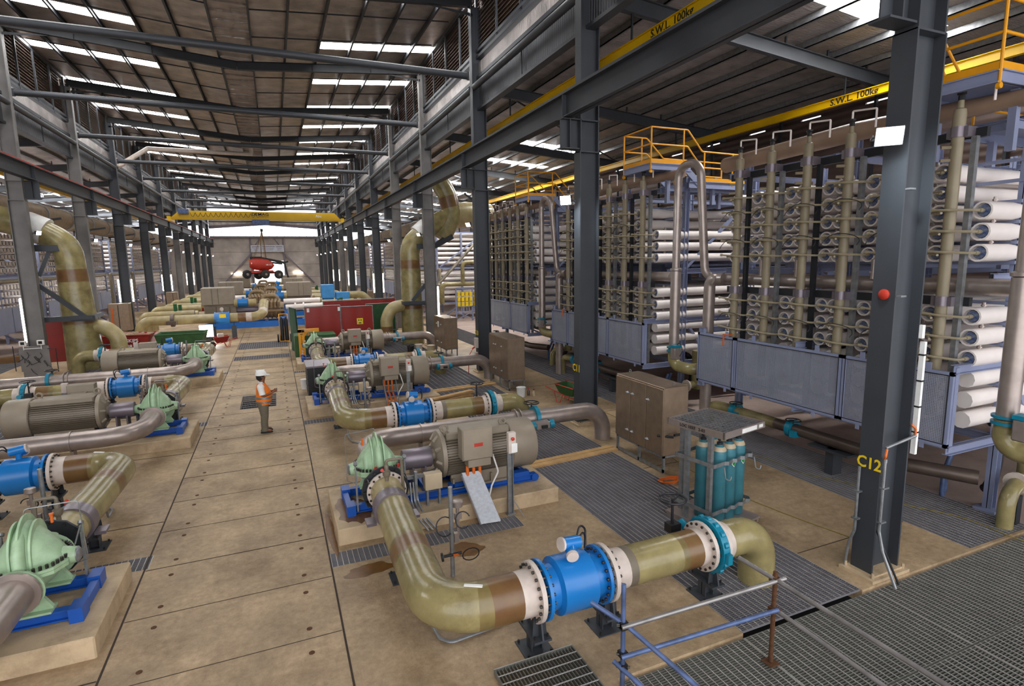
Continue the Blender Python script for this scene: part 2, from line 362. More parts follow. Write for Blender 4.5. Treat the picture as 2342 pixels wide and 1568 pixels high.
# ================================================================ walls
m = MB()   # back wall: precast concrete panels with doorway, glazed band above
DX0, DX1, DZ = -3.4, 2.0, 5.6
for (x0, x1, z0, z1) in ((-10.4, DX0, 0, 10.1), (DX1, 8.5, 0, 10.1), (DX0, DX1, DZ, 10.1)): m.box(x0, x1, YEND, YEND+.25, z0, z1)
for side, x0, x1 in ((0, -24, -10.4), (1, 8.5, 24.5)): m.box(x0, x1, YEND, YEND+.25, 0, 9.4)
struct(m.obj('wall_back', 'wallc', smooth=False))
m = MB()
for z in (2.4, 4.9, 7.3): m.box(-10.4, DX0, YEND-.012, YEND, z-.02, z+.02); m.box(DX1, 8.5, YEND-.012, YEND, z-.02, z+.02)
struct(m.obj('trim_3', 'joint', smooth=False))
m = MB()  # strip of insulated gable between the two glazed bands
m.prism([(-10.4, 12.0), (XC, 12.7), (8.5, 12.0), (8.5, 13.9), (-10.4, 13.9)], YEND, YEND+.2)
struct(m.obj('wall_back', 'foil', smooth=False))
m = MB()
m.ibeam((-10.4, YEND-.2, 11.85), (XC, YEND-.2, 12.55), .3, .5); m.ibeam((XC, YEND-.2, 12.55), (8.5, YEND-.2, 11.85), .3, .5)
m.ibeam((-10.4, YEND-.2, 10.1), (8.5, YEND-.2, 10.1), .3, .3)
for x in (-3.7, 2.1): m.ibeam((x, YEND-.2, 0), (x, YEND-.2, 10), .3, .3, upv=(1, 0, 0))
for x, sx in ((-3.7, -1), (2.1, 1)): m.beam((x+.1*sx, YEND-.25, 6.9), (x+5.2*sx, YEND-.25, 1.2), .25, .25)
m.beam((-3.7, YEND-.25, 7.3), (-1.9, YEND-.25, 10), .2, .2); m.beam((2.1, YEND-.25, 7.3), (.4, YEND-.25, 10), .2, .2)
struct(m.obj('trim_4', 'guard', smooth=False))
m = MB()
for k in range(14):       # glazing bars of the clear band
    x = -10.4+1.35*(k+.5); m.box(x-.03, x+.03, YEND, YEND+.06, 10.1, 12.2)
struct(m.obj('window_1', 'steel', smooth=False))
# aisle outer walls: ribbed sheet, open behind the camera
for sx, x in ((1, 22.5), (-1, -24.2)):
    m = MB(); m.box(x, x+.1, -8, YEND, 0, 11.0); m.box(x-.05, x, -8, YEND, 11.05, 11.9)
    for i in range(42): m.box(x-.05, x+.05, -8+3*i, -6.0+3*i, 10.98, 11.06)
    struct(m.obj('wall_right' if sx > 0 else 'wall_left', 'ribz', smooth=False))
    m = MB()
    for i in range(28): m.box(x-.14*sx-.06, x-.14*sx+.06, -7+4.5*i-.05, -7+4.5*i+.05, 0, 11.5)
    struct(m.obj('trim_5', 'dark', smooth=False))
# clerestory walls above the columns
for sx, x in ((1, 8.62), (-1, -10.52)):
    nm = 'wall_right' if sx > 0 else 'wall_left'
    m = MB(); m.box(x-.04, x+.04, -4, YEND, 11.42, 12.3); struct(m.obj(nm, 'rib', smooth=False))
    m = MB(); m.box(x-.05, x+.05, -4, YEND, 12.75, 13.25); struct(m.obj(nm, 'foil2', smooth=False))
    m = MB()
    for z, t in ((11.36, .05), (12.62, .07), (13.42, .06), (13.66, .06), (15.95, .1)): m.box(x-.16, x+.12, -4, YEND, z-t, z+t)
    for k in range(13):
        for dy in (0, 2.25, 4.5, 6.75): m.box(x-.1*sx-.04, x-.1*sx+.04, YK[k]+dy-.04, YK[k]+dy+.04, 13.4, 15.9); 
        m.box(x-.12*sx-.02, x-.12*sx+.02, YK[k]+4.4, YK[k]+4.46, 11.4, 12.6)
    struct(m.obj('trim_6', 'steel', smooth=False))
    m = MB()
    for k in range(-1, 13):
        y0 = 5.35+9*k; n_ = 14
        for i in range(n_):
            z = 13.75+i*.16
            # louvre slats, tilted
            m.add([(x-.07*sx, y0+.1, z), (x-.07*sx, y0+8.9, z), (x+.07*sx, y0+8.9, z+.13), (x+.07*sx, y0+.1, z+.13), (x-.07*sx, y0+.1, z+.012), (x-.07*sx, y0+8.9, z+.012), (x+.07*sx, y0+8.9, z+.142), (x+.07*sx, y0+.1, z+.142)],
                  [(0, 1, 2, 3), (4, 7, 6, 5), (0, 4, 5, 1), (2, 6, 7, 3), (1, 5, 6, 2), (0, 3, 7, 4)])
    m.box(x+.09*sx-.005, x+.09*sx+.005, -4, YEND, 13.7, 16)
    struct(m.obj(nm, 'slat', smooth=False))
# ================================================================ roof
SKY = [18.5+5.9*i for i in range(17) if 18.5+5.9*i < 116]
SW = .46
XR = [(2.85, 8.45), (-10.35, -4.75)]
ys = [-4]+[v for y in SKY for v in (y-SW, y+SW)]+[YEND+.6]
cl = MB(); sk = []
def rstrip(mb, x0, x1, y0, y1, zf, t=.05):
    z0, z1 = zf(x0), zf(x1)
    mb.add([(x0, y0, z0), (x1, y0, z1), (x1, y1, z1), (x0, y1, z0), (x0, y0, z0+t), (x1, y0, z1+t), (x1, y1, z1+t), (x0, y1, z0+t)],
           [(0, 3, 2, 1), (4, 5, 6, 7), (0, 1, 5, 4), (1, 2, 6, 5), (2, 3, 7, 6), (3, 0, 4, 7)])
rest = [(-10.9, -10.35), (-4.75, XC-.72), (XC+.72, 2.85), (8.45, 9.0)]
for i in range(len(ys)-1):
    if i % 2: continue
    for a, c in XR: rstrip(cl, a, c, ys[i], ys[i+1], roofz)
for a, c in rest: rstrip(cl, a, c, -4, YEND+.6, roofz)
struct(cl.obj('ceiling', 'foil', smooth=False))
g = MB(); rstrip(g, XC-.74, XC+.74, -4, YEND+.6, lambda x: 15.2); struct(g.obj('ceiling', 'foilv', smooth=False))
g = MB()
for i in range(0, 130): g.box(XC-.72, XC+.72, -3+.93*i, -3+.93*i+.05, 15.13, 15.2)
struct(g.obj('trim_7', 'foilv', smooth=False))
n_ = 2
for y in SKY:
    for a, c in XR:
        q = MB(); rstrip(q, a, c, y-SW, y+SW, lambda x: roofz(x)+.04, .02); struct(q.obj('window_%d' % n_, 'sky', smooth=False)); n_ += 1
# aisle roofs with their own skylights
def az(x): return 12.75-.085*(abs(x-XC)-9.9)
ASK = [11.9, 32.7, 38.8, 44.7, 50.6, 56.5, 62.4, 68.3, 74.2, 80.1, 86, 91.9, 97.8, 103.7]
for sx in (1, -1):
    X = lambda d: XC+sx*d
    lo, hi = 9.6, 23.6; a1, a2 = 14.9, 20.4
    ysa = [-8]+[v for y in ASK for v in (y-.5, y+.5)]+[YEND+.6]; q = MB()
    def rs(m_, d0, d1, y0, y1, dz=0): 
        x0, x1 = sorted((X(d0), X(d1))); rstrip(m_, x0, x1, y0, y1, lambda x: az(x)+dz)
    rs(q, lo, a1, -8, YEND+.6); rs(q, a2, hi, -8, YEND+.6)
    for i in range(0, len(ysa)-1, 2): rs(q, a1, a2, ysa[i], ysa[i+1])
    struct(q.obj('ceiling', 'foila', smooth=False))
    for y in ASK:
        q = MB(); rs(q, a1, a2, y-.5, y+.5, .04); struct(q.obj('window_%d' % n_, 'sky2', smooth=False)); n_ += 1
# ================================================================ gratings (real bars)
def grating(name, label, x0, x1, y0, y1, z=0, bp=.035, cp=.1, along='X', m='grate', seams=(), d=.03, bw=.006, cw=.009, cat='floor grating', group=None):
    g = MB(); g.m = 0
    if along == 'X':      # bearing bars run along X
        n = int((y1-y0)/bp)
        for i in range(n+1): y = y0+(y1-y0)*i/n; g.box(x0, x1, y-bw/2, y+bw/2, z-d, z)
        n = int((x1-x0)/cp)
        for i in range(n+1): x = x0+(x1-x0)*i/n; g.m = 1; g.box(x-cw/2, x+cw/2, y0, y1, z-.008, z+.003)
    else:
        n = int((x1-x0)/bp)
        for i in range(n+1): x = x0+(x1-x0)*i/n; g.box(x-bw/2, x+bw/2, y0, y1, z-d, z)
        n = int((y1-y0)/cp)
        for i in range(n+1): y = y0+(y1-y0)*i/n; g.m = 1; g.box(x0, x1, y-cw/2, y+cw/2, z-.008, z+.003)
    g.m = 0
    g.box(x0, x0+.012, y0, y1, z-d, z); g.box(x1-.012, x1, y0, y1, z-d, z); g.box(x0, x1, y0, y0+.012, z-d, z); g.box(x0, x1, y1-.012, y1, z-d, z)
    c = ((x0+x1)/2, (y0+y1)/2, z-d)
    return tag(g.obj(name, [m, 'crossr'], loc=c, smooth=False), label, cat, group)
def barrier(x0, x1, y0, y1, z0, z1, m='pit'):
    pass
# big walkway platform in the right foreground, laid as panels
k_ = 0
lab = ['left', 'middle', 'right']
for iy, (ya, yb) in enumerate(((3.7, 5.0), (2.35, 3.68), (-1, 2.33))):
    for ix, (xa, xb) in enumerate(((3.5, 5.4), (5.42, 8.0), (8.02, 11.4), (11.42, 16.5))):
        if xb < 5 and iy > 1: continue
        grating('walkway_grating', 'open steel walkway grating panel, %s row from the pump floor, %s from the left' % (['first', 'second', 'third'][iy], ['first', 'second', 'third', 'fourth'][ix]),
                xa, xb, ya, yb, -.03, .036, .1, 'X', 'grated', bw=.006, cw=.009)
for k, (ya, yb) in enumerate(((5.08, 6.9), (6.92, 8.9), (8.92, 11.35), (11.37, 14.0), (14.02, 17), (17.02, 20), (20.02, 24), (24.02, 28), (28.02, 34), (34.02, 40))):
    grating('trench_grating', 'grey trench grating beside the right-hand pumps, %s panel from the front' % ORD[k].replace('nearest', 'first'), 5.46, 7.81, ya, yb, 0, .035 if k < 5 else .07, .1 if k < 5 else .2, 'X')
    if ya > 8: grating('trench_grating', 'grey trench grating behind the left-hand pump motors, %s panel from the front' % ORD[k-3].replace('nearest', 'first'), -9.55, -7.2, ya, yb, 0, .07, .2, 'X')
for k, (ya, yb) in enumerate(((5.12, 8.2), (8.22, 12.2), (12.22, 17), (17.02, 23), (23.02, 30), (30.02, 44))):
    grating('trench_grating', 'dark trench grating under the fronts of the right-hand membrane racks, %s panel' % ORD[k].replace('nearest', 'first'), 10.63, 12.49, ya, yb, 0, .035 if k < 2 else .07, .1 if k < 3 else .2, 'X')
    if ya > 10: grating('trench_grating', 'dark trench grating along the left-hand membrane racks, %s panel' % ORD[k-2].replace('nearest', 'first'), -14.23, -12.37, ya, yb, 0, .08, .2, 'X')
grating('trench_grating', 'wide cross grating over the trench in the lane behind the worker', -2.29, .49, 36.21, 39.19, 0, .06, .12, 'X')
grating('trench_grating', 'narrow cross grating band in the lane behind the worker', -2.29, .49, 32.11, 33.39, 0, .06, .12, 'X')
grating('hatch_grating', 'square grating hatch in the lane floor beside the worker', -1.43, -.26, 20.99, 23.11, 0, .05, .3, 'Y')
for k in range(3):
    wh = ['nearest', 'middle', 'farthest'][k]
    grating('drain_grating', 'narrow drain grating before the %s right-hand plinth' % wh, .545, 4.045, 9.065+9*k, 9.535+9*k, 0, .035, .09, 'X')
    grating('drain_grating', 'narrow drain grating behind the %s left-hand plinth' % wh, -5.785, -2.285, 10.315+9*k, 10.785+9*k, 0, .035, .09, 'X')
# loose grating panel lying on the slab in the foreground
g = grating('loose_grating_panel', 'loose galvanised grating panel lying on the slab under the blue flow meter', 2.12, 3.2, 4.4, 5.72, .07, .045, .12, 'Y', 'grated', d=.06, bw=.006, cat='grating panel')
# ================================================================ structural steel
def column(x0, x1, y, k, side, zt=15.4):
    c = thing('steel_column', '', 'column', ((x0+x1)/2, y, 0))
    L = x1-x0; m = MB()
    # twin flanges face the hall, web across
    m.box(-L/2, -L/2+.03, -.17, .17, 0, 8.02); m.box(L/2-.03, L/2, -.17, .17, 0, 8.02); m.box(-L/2+.03, L/2-.03, -.012, .012, 0, 8.02)
    m.box(-L/2, L/2, -.16, .16, 8.0, 8.03); m.box(-L/2, L/2, -.16, .16, 8.85, 8.88)
    hs = -1 if side == 'R' else 1
    m.obj('column_shaft', 'patchy' if (k in (3, 4) or (k % 5 == 3)) else 'steel', c, smooth=False)
    u = MB(); o = -.02*hs
    u.box(-L/2+.02, -L/2+.05, -.16, .16, 8.03, zt); u.box(L/2-.05, L/2-.02, -.16, .16, 8.03, zt); u.box(-L/2+.05, L/2-.05, -.01, .01, 8.03, zt)
    u.obj('upper_shaft', 'patchy' if k in (3, 4) else 'steel', c, smooth=False)
    b_ = MB(); b_.box(min(hs*L/2, hs*(L/2+.55)), max(hs*L/2, hs*(L/2+.55)), -.012, .012, 8.1, 8.88); 
    b_.box(min(hs*L/2, hs*(L/2+.55)), max(hs*L/2, hs*(L/2+.55)), -.15, .15, 8.07, 8.1); b_.box(min(hs*L/2, hs*(L/2+.55)), max(hs*L/2, hs*(L/2+.55)), -.15, .15, 8.86, 8.885)
    b_.box(hs*(L/2+.3)-.012, hs*(L/2+.3)+.012, -.15, .15, 8.1, 8.86)
    b_.obj('rail_bracket', 'steel', c, smooth=False)
    p = MB(); p.box(-L/2-.12, L/2+.12, -.28, .28, 0, .05); p.box(-L/2-.03, L/2+.03, -.22, .22, .05, .08)
    for i in (-1, 1):
        for j_ in (-1, 1): p.tube([(i*(L/2+.04), j_*.22, .05), (i*(L/2+.04), j_*.22, .13)], .02, 6)
    p.obj('base_plate', 'plinth', c, smooth=False)
    return c
rcols, lcols = [], []
for k, y in enumerate(YK):
    c = column(8.2, 8.84, y, k, 'R'); rcols.append(c)
    c['label'] = ['tall slate steel column marked C12 with a bright floodlight and conduits', 'slate steel column marked C11 standing behind the middle steel cabinet', 'slate steel column marked C10 beside the second steel cabinet'][k] if k < 3 else 'steel column of the right-hand row, %s from the camera' % ORD[k]
    if k >= 2:
        c = column(-10.72, -10.08, y, k, 'L'); lcols.append(c); c['label'] = ('patchy galvanised steel column of the left-hand row beside the near big pipe riser' if k == 3 else 'steel column of the left-hand row, %s along it' % ORD[k-2])
# stencilled numbers
text('C12', .25, 'ylab', (-.335, -.0, 1.83), (PI/2, 0, -PI/2), rcols[0], sx=.9)
text('C11', .3, 'ylab', (-.335, 0, 1.75), (PI/2, 0, -PI/2), rcols[1], sx=.9)
text('C10', .3, 'ylab', (-.335, 0, 1.8), (PI/2, 0, -PI/2), rcols[2], sx=.9)
# conduits, isolator and tube lamp on the first column
c0 = rcols[0]
m = MB(); m.tube(rnd([(-.36, .24, 0.02), (-.36, .2, .45), (-.36, .12, .7), (-.36, .12, 1.75)], .2), .022, 8); m.obj('conduit', 'galv', c0)
m = MB(); m.tube(rnd([(-.25, -.5, .02), (-.27, -.28, .5), (-.27, -.2, .8), (-.27, -.2, 1.9)], .2), .024, 8); m.tube([(-.27, -.2, 1.9), (-.27, -.2, 1.96)], .03, 8); m.obj('conduit', 'galv', c0)
m = MB(); m.tube(rnd([(-.1, -.45, .02), (-.24, -.3, .5), (-.22, -.12, .8), (-.22, -.06, 7.2)], .2), .016, 8); m.obj('conduit', 'dark', c0)
m = MB()
for z in (.9, 1.35): m.box(-.4, -.32, .07, .17, z-.012, z+.012)
for z in (.95, 1.5, 4.4, 5.9): m.box(-.3, -.18, -.24, -.15, z-.012, z+.012)
m.obj('conduit_clamp', 'galv', c0)
m = MB(); m.tube([(-.28, -.2, 2.13), (.34, -.24, 2.25)], .022, 8); m.obj('conduit', 'galv', c0)
m = MB(); m.tube(rnd([(-.28, -.2, 1.96), (-.33, -.24, 2.02), (-.28, -.22, 2.12)], .04), .017, 8); m.tube(rnd([(.33, -.24, 2.25), (.33, -.24, 2.36), (.28, -.2, 2.42)], .04), .016, 8); m.obj('cable_loop', 'orange', c0)
m = MB(); m.box(.335, .385, -.25, -.18, 1.95, 3.7); m.obj('tube_lamp', 'paper', c0)
m = MB()
for z in (2.3, 2.7, 3.1, 3.5): m.box(.33, .395, -.255, -.175, z-.012, z+.012)
m.obj('lamp_clip', 'dark', c0)
m = MB(); m.box(.3, .36, -.22, -.15, 3.75, 3.95); m.obj('lamp_ballast', 'paper', c0)
m = MB(); m.lathe([(0, .075), (.03, .08), (.05, .05), (.055, .01)], (-.32, -.02, 4.42), (-1, 0, 0), 14); m.obj('alarm_sounder', 'red', c0)
m = MB(); m.box(-.08, .22, -.1, -.02, 4.26, 4.45); 
# floodlights on the columns
def flood(name, label, loc, dirx, s=1.0, lampk='lampm', tilt=.5, energy=0):
    t = thing(name, label, 'floodlight', loc, 0)
    M_ = Matrix.Rotation(dirx, 4, 'Z') @ Matrix.Rotation(tilt, 4, 'Y')
    m = MB(); 
    vs = [(-.17, -.2, -.15), (-.17, .2, -.15), (-.17, .2, .15), (-.17, -.2, .15), (.08, -.12, -.09), (.08, .12, -.09), (.08, .12, .09), (.08, -.12, .09)]
    m.add([M_ @ (Vector(v)*s) for v in vs], [(4, 5, 6, 7), (0, 1, 5, 4), (1, 2, 6, 5), (2, 3, 7, 6), (3, 0, 4, 7)])
    m.obj('lamp_housing', 'dark', t, smooth=False)
    m = MB(); m.add([M_ @ (Vector(v)*s) for v in [(-.175, -.19, -.14), (-.175, .19, -.14), (-.175, .19, .14), (-.175, -.19, .14), (-.165, -.19, -.14), (-.165, .19, -.14), (-.165, .19, .14), (-.165, -.19, .14)]],
          [(0, 1, 2, 3), (4, 7, 6, 5), (0, 4, 5, 1), (1, 5, 6, 2), (2, 6, 7, 3), (3, 7, 4, 0)]); m.obj('lamp_glass', lampk, t, smooth=False)
    m = MB(); 
    for s1 in (-1, 1): m.beam(M_ @ Vector((-.05*s, .21*s*s1, 0)), M_ @ Vector((.16*s, .21*s*s1, -.1*s)), .02, .03)
    m.beam(M_ @ Vector((.16*s, -.21*s, -.1*s)), M_ @ Vector((.16*s, .21*s, -.1*s)), .02, .03)
    m.beam(M_ @ Vector((.16*s, 0, -.1*s)), Vector((.28*s, 0, -.12*s)) if abs(dirx) < 1.6 else Vector((-.28*s, 0, -.12*s)), .04, .04)
    m.obj('lamp_bracket', 'galv', t, smooth=False)
    return t
flood('floodlight', 'large bright floodlight on the column marked C12', (7.86, 5.25, 6.62), .75, .82, 'lampm', -.35)
flood('floodlight', 'bright floodlight on the column marked C11', (7.92, 14.4, 6.7), .6, .85, 'lampm', -.25)
for k in range(2, 13):
    flood('floodlight', 'small floodlight on the right-hand column row, %s along it' % ORD[k], (7.98, YK[k], 6.6), .5, .6, 'warm', -.5)
    if k >= 3: flood('floodlight', 'small white floodlight on the left-hand column row, %s along it' % ORD[k-3], (-9.86, YK[k], 6.6), PI-.5, .6, 'lampm', -.3)
# real light of the two near floodlights
for (x, y) in ((7.4, 4.8), (7.5, 14.0)):
    l = bpy.data.lights.new('flood_beam', 'SPOT'); l.energy = 130; l.spot_size = 2.4; l.spot_blend = 1; l.shadow_soft_size = .15; l.color = (.85, .95, 1)
    o = bpy.data.objects.new('flood_beam', l); COL.objects.link(o); o.location = (x, y, 6.6); o.rotation_euler = (0, math.radians(35), PI)
# fluorescent tube lamps upright on far columns
def tubelamp(x, y, z0, z1, label):
    t = thing('tube_light', label, 'tube light', (x, y, z0)); m = MB(); m.box(-.035, .035, -.05, .05, 0, z1-z0); m.obj('lamp_body', 'tubel', t, smooth=False)
    m = MB(); m.box(-.045, .045, .05, .07, -.03, z1-z0+.03); m.obj('back_plate', 'paper', t, smooth=False)
for k, z0, z1 in ((5, 2.35, 4.0), (7, 2.4, 4.05), (9, 2.4, 4.0)):
    for s1, w_ in ((-1, 'left'), (1, 'right')):
        tubelamp(8.52+s1*.42, YK[k]-.12, z0, z1, 'glowing upright tube light on the %s flank of the %s right-hand column' % (w_, ORD[k]))
        tubelamp(-10.4+s1*.42, YK[k]-.12, z0, z1, 'glowing upright tube light on the %s flank of the %s left-hand column' % (w_, ORD[k-2]))
tubelamp(8.52+.42, YK[3]-.12, 1.55, 3.5, 'glowing upright tube light on the galvanised right-hand column')
tubelamp(-10.4-.38, YK[3]-.12, 1.6, 3.6, 'glowing upright tube light on the galvanised left-hand column')
# crane runway beams with rail
for sx, x, y0, lb in ((1, 7.86, -3, 'long slate crane runway beam along the right-hand columns'), (-1, -9.76, 8, 'long crane runway beam with an orange-red rail along the left-hand columns')):
    t = thing('runway_beam', lb, 'crane beam', (x, y0, 8.9)); m = MB(); m.ibeam((0, 0, .33), (0, 116.5-y0, .33), .32, .64, .03)
    for k in range(13):
        if YK[k]-y0 > 0: m.box(-.14, .14, YK[k]-y0-.01, YK[k]-y0+.01, .03, .63)
    m.obj('beam', 'steel', t, smooth=False)
    m = MB(); m.box(-.06, .06, 0, 116.5-y0, .65, .75); m.obj('rail', 'steel' if sx > 0 else 'red', t, smooth=False)
# rafters, tie tubes, purlins
for k in range(0, 13):
    y = YK[k]; t = thing('roof_rafter', 'dark roof rafter dipping at mid hall, %s from the camera' % ORD[k], 'rafter', (XC, y, 14.6)); m = MB()
    for sx in (-1, 1):
        E_ = 9.35 if sx < 0 else 9.3
        m.ibeam((0, 0, .2), (sx*E_, 0, .2+.083*E_), .2, .4, .02)
        m.prism([(sx*E_, .55), (sx*(E_-1.9), .02+.083*(E_-1.9)), (sx*(E_-1.9), -.02+.083*(E_-1.9)), (sx*E_, .42)], -.01, .01)
        for xx in (3.6, 6.6): m.box(sx*xx-.012, sx*xx+.012, -.1, .1, .0+.083*xx, .4+.083*xx)
    m.obj('rafter', 'dark' if k > 1 else 'steel', t, smooth=False)
for k in range(1, 13):
    y = YK[k]; t = thing('tie_tube', 'round grey tie tube spanning the hall below the roof, %s from the camera' % ORD[k-1], 'tie tube', (XC, y, 12.5))
    m = MB(); m.tube([(-9.0, 0, .17), (0, 0, .17), (9.0, 0, .17)], .14, 14); m.obj('tube', 'steel', t)
    m = MB(); 
    for sx in (-1, 1): m.box(sx*9.04-.06, sx*9.04+.06, -.012, .012, .0, .34)
    m.obj('end_plate', 'steel', t, smooth=False)
for sx, x in ((1, 8.3), (-1, -10.2)):
    for k in range(1 if sx > 0 else 2, 12):
        m = MB(); m.tube([(x, YK[k]+.2, 12.2), (x, YK[k+1]-.2, 12.2)], .13, 12)
        tag(m.obj('strut_tube', 'steel', loc=(x, YK[k]+4.5, 12.07)), 'round strut tube between two %s-hand columns, bay %s from the camera' % ('right' if sx > 0 else 'left', ORD[k]), 'strut tube')
for sx, nm in ((-1, 'left'), (1, 'right')):
    for i, d in enumerate((.75, 2.25, 3.75, 5.25, 6.75, 8.25)):
        x = XC+sx*d; m = MB(); z = 15.22+.085*d
        m.box(x-.04, x+.04, -4, YEND, z-.03, z-.005); m.box(x-.04, x-.02, -4, YEND, z-.24, z-.03); m.box(x-.04, x+.04, -4, YEND, z-.25, z-.23)
        tag(m.obj('roof_purlin', 'dark', loc=(x, 57, z-.25), smooth=False), 'long dark roof purlin, %s out from mid hall on the %s' % (ORD[i].replace('nearest', 'first'), nm), 'purlin')
m = MB()
for k in range(13):
    for dy in (3.0, 6.0):
        y = YK[k]+dy
        for sx in (-1, 1): m.beam((XC+sx*.75, y, 15.2), (XC+sx*9.2, y, 15.2+.085*8.45), .03, .05)
struct(m.obj('trim_8', 'dark', smooth=False))
# aisle rafters and purlins
for sx, nm in ((1, 'right'), (-1, 'left')):
    X = lambda d: XC+sx*d
    for k in range(0 if sx > 0 else 2, 13):
        a = (X(9.9), YK[k], az(X(9.9))-.5); c = (X(23.2), YK[k], az(X(23.2))-.5)
        m = MB(); m.ibeam(a, c, .2, .45, .02)
        for d in range(11, 23, 2): m.box(X(d)-.03, X(d)+.03, YK[k]-.03, YK[k]+.03, az(X(d))-.3, az(X(d))-.02)
        tag(m.obj('aisle_rafter', 'steel', loc=(X(16), YK[k], az(X(16))-.75), smooth=False), 'sloping rafter under the %s aisle roof, %s from the camera' % (nm, ORD[k if sx > 0 else k-2]), 'rafter')
    for i in range(9):
        d = 10.6+1.45*i; x = X(d); z = az(x); m = MB(); m.box(x-.03, x+.03, -6, YEND, z-.22, z-.01); m.box(x-.03, x+.09, -6, YEND, z-.22, z-.2)
        tag(m.obj('roof_purlin', 'galv', loc=(x, 56, z-.22), smooth=False), 'light purlin under the %s aisle roof, %s out from the columns' % (nm, ORD[i].replace('nearest', 'first')), 'purlin')
    for k in range(0 if sx > 0 else 3, 9, 1):
        if k % 2: continue
        m = MB(); m.beam((X(10.2), YK[k], az(X(10))-.4), (X(22.5), YK[k]+8.9, az(X(22.5))-.4), .06, .06); 
        tag(m.obj('roof_brace', 'steel', loc=(X(16), YK[k]+4.5, az(X(16))-.45), smooth=False), 'thin diagonal brace under the %s aisle roof, %s from the camera' % (nm, ORD[k//2]), 'brace')
# yellow monorail beams
def mono(x, z, y0, y1, label, ty, ts, sxn):
    t = thing('monorail_beam', label, 'monorail beam', (x, y0, z)); m = MB(); m.ibeam((0, 0, .13), (0, y1-y0, .13), .16, .28, .02); m.obj('beam', 'cyel', t, smooth=False)
    m = MB()
    for k in range(13):
        if y0 < YK[k] < y1: m.beam((0, YK[k]-y0, .26), (0, YK[k]-y0, az(x)-.7-z), .05, .05)
    m.obj('hanger', 'dark', t, smooth=False)
    if ts: text('S.W.L. 100kg', ts, 'ink', (sxn*.015, ty-y0, .13), (PI/2, 0, -PI/2), t, sx=1.1)
mono(10.0, 10.92, -3, 110, 'yellow monorail beam marked S.W.L. 100kg just right of the column row', 12.6, .29, -1)
mono(19.0, 10.3, -2, 110, 'yellow monorail beam marked S.W.L. 100kg above the right-hand racks', 14.0, .3, -1)
mono(-14, 10.3, 15, 110, 'yellow monorail beam in the left aisle behind the columns', 30, 0, 1)
# ================================================================ pump trains
TR = []        # (root, kind description) of the right-hand nearest train; copied afterwards
def T_(o, desc): TR.append((o, desc)); return o
# --- plinth
m = MB(); m.bbox(.72, 5.15, 9.75, 11.75, -.02, .3, .02)
T_(tag(m.obj('concrete_plinth', 'plinth', loc=(2.9, 10.75, 0), smooth=False), '', 'plinth'), 'low concrete plinth under the green pump and motor')
# --- base frame + pump
px0, py0, pz0 = 1.6, 10.75, 1.02
t = thing('base_frame', '', 'base frame', (px0, py0, .3)); T_(t, 'bright blue steel base frame under pump and motor')
m = MB()          # blue base frame
for y in (-.42, .42):
    m.beam((-.62, y, .03), (3.25, y, .03), .12, .02); m.beam((-.62, y, .16), (3.25, y, .16), .12, .02); m.beam((-.62, y, .09), (3.25, y, .09), .015, .12)
    m.tube([(3.25, y-.07, .09), (3.25, y+.07, .09)], .085, 10)
    m.box(1.35, 1.75, y-.08, y+.08, .17, .26); m.box(2.75, 3.1, y-.08, y+.08, .17, .26)
for x in (-.6, .3, .95, 3.1): m.box(x-.05, x+.05, -.4, .4, .02, .16)
for y in (-.42, .42): m.box(-.66, -.5, y-.14, y+.14, .0, .2)
m.obj('frame', 'bluef', t, smooth=False)
t = thing('split_case_pump', '', 'pump', (px0, py0, .3)); T_(t, 'pale green split-case pump')
m = MB()         # feet of the pump
for y, sg in ((-.38, -1), (.38, 1)):
    m = MB()
    m.prism([(-.42, .18), (.42, .18), (.42, .22), (.2, .5), (-.2, .5), (-.42, .22)], y-.03, y+.03, 'Y')
    m.box(-.42, .42, y-.12, y+.12, .17, .2); m.obj('pump_foot', 'green', t, smooth=False)
def hump(mb, hw, h, dep, z0, sgn=1, e=1.0, n=14, nx=14, pw=1.15):
    vs, fs = [], []
    for i in range(nx+1):
        u = -1+2*i/nx; s_ = max(0, 1-abs(u)**pw); hh = .1+(h-.1)*s_**.8; dd = dep*(.45+.55*s_)
        for k in range(n+1):
            a = PI*k/n; vs.append((u*hw, -dd*math.cos(a), z0+sgn*hh*math.sin(a)**.75))
    for i in range(nx):
        for k in range(n): fs.append((i*(n+1)+k, (i+1)*(n+1)+k, (i+1)*(n+1)+k+1, i*(n+1)+k+1))
    fs.append(tuple(range(n+1))); fs.append(tuple(nx*(n+1)+k for k in range(n+1))[::-1])
    mb.add(vs, fs)
m = MB(); hump(m, .52, .6, .36, .72)
for dx, sc in ((-.15, .92), (0, 1.07), (.15, .92)):       # casing ribs
    prof = []
    for k in range(17):
        a = PI*k/16; prof.append((-.38*sc*math.cos(a), .72+(.64*sc)*math.sin(a)**.75))
    m.prism(prof+[(-.38*sc*math.cos(PI), .72)], dx-.018, dx+.018, 'X')
m.tube([(0, -.36, .72), (0, -.35, .98), (0, -.27, 1.12), (0, -.1, 1.22)], [.1, .1, .09, .05], 12)      # rounded nose on the casing
m.tube([(0, .36, .72), (0, .35, .98), (0, .27, 1.12), (0, .1, 1.22)], [.1, .1, .09, .05], 12)
for s1 in (-1, 1): m.tube([(s1*.3, -.2, .74), (s1*.3, -.18, .95), (s1*.25, -.05, 1.05)], [.09, .08, .05], 10); m.tube([(s1*.45, 0, .72), (s1*.7, 0, .72)], [.15, .11], 14)
m.obj('upper_casing', 'green', t)
m = MB()
out = [(-.62, -.16), (-.48, -.36), (-.2, -.46), (.2, -.46), (.48, -.36), (.62, -.16), (.62, .16), (.48, .36), (.2, .46), (-.2, .46), (-.48, .36), (-.62, .16)]
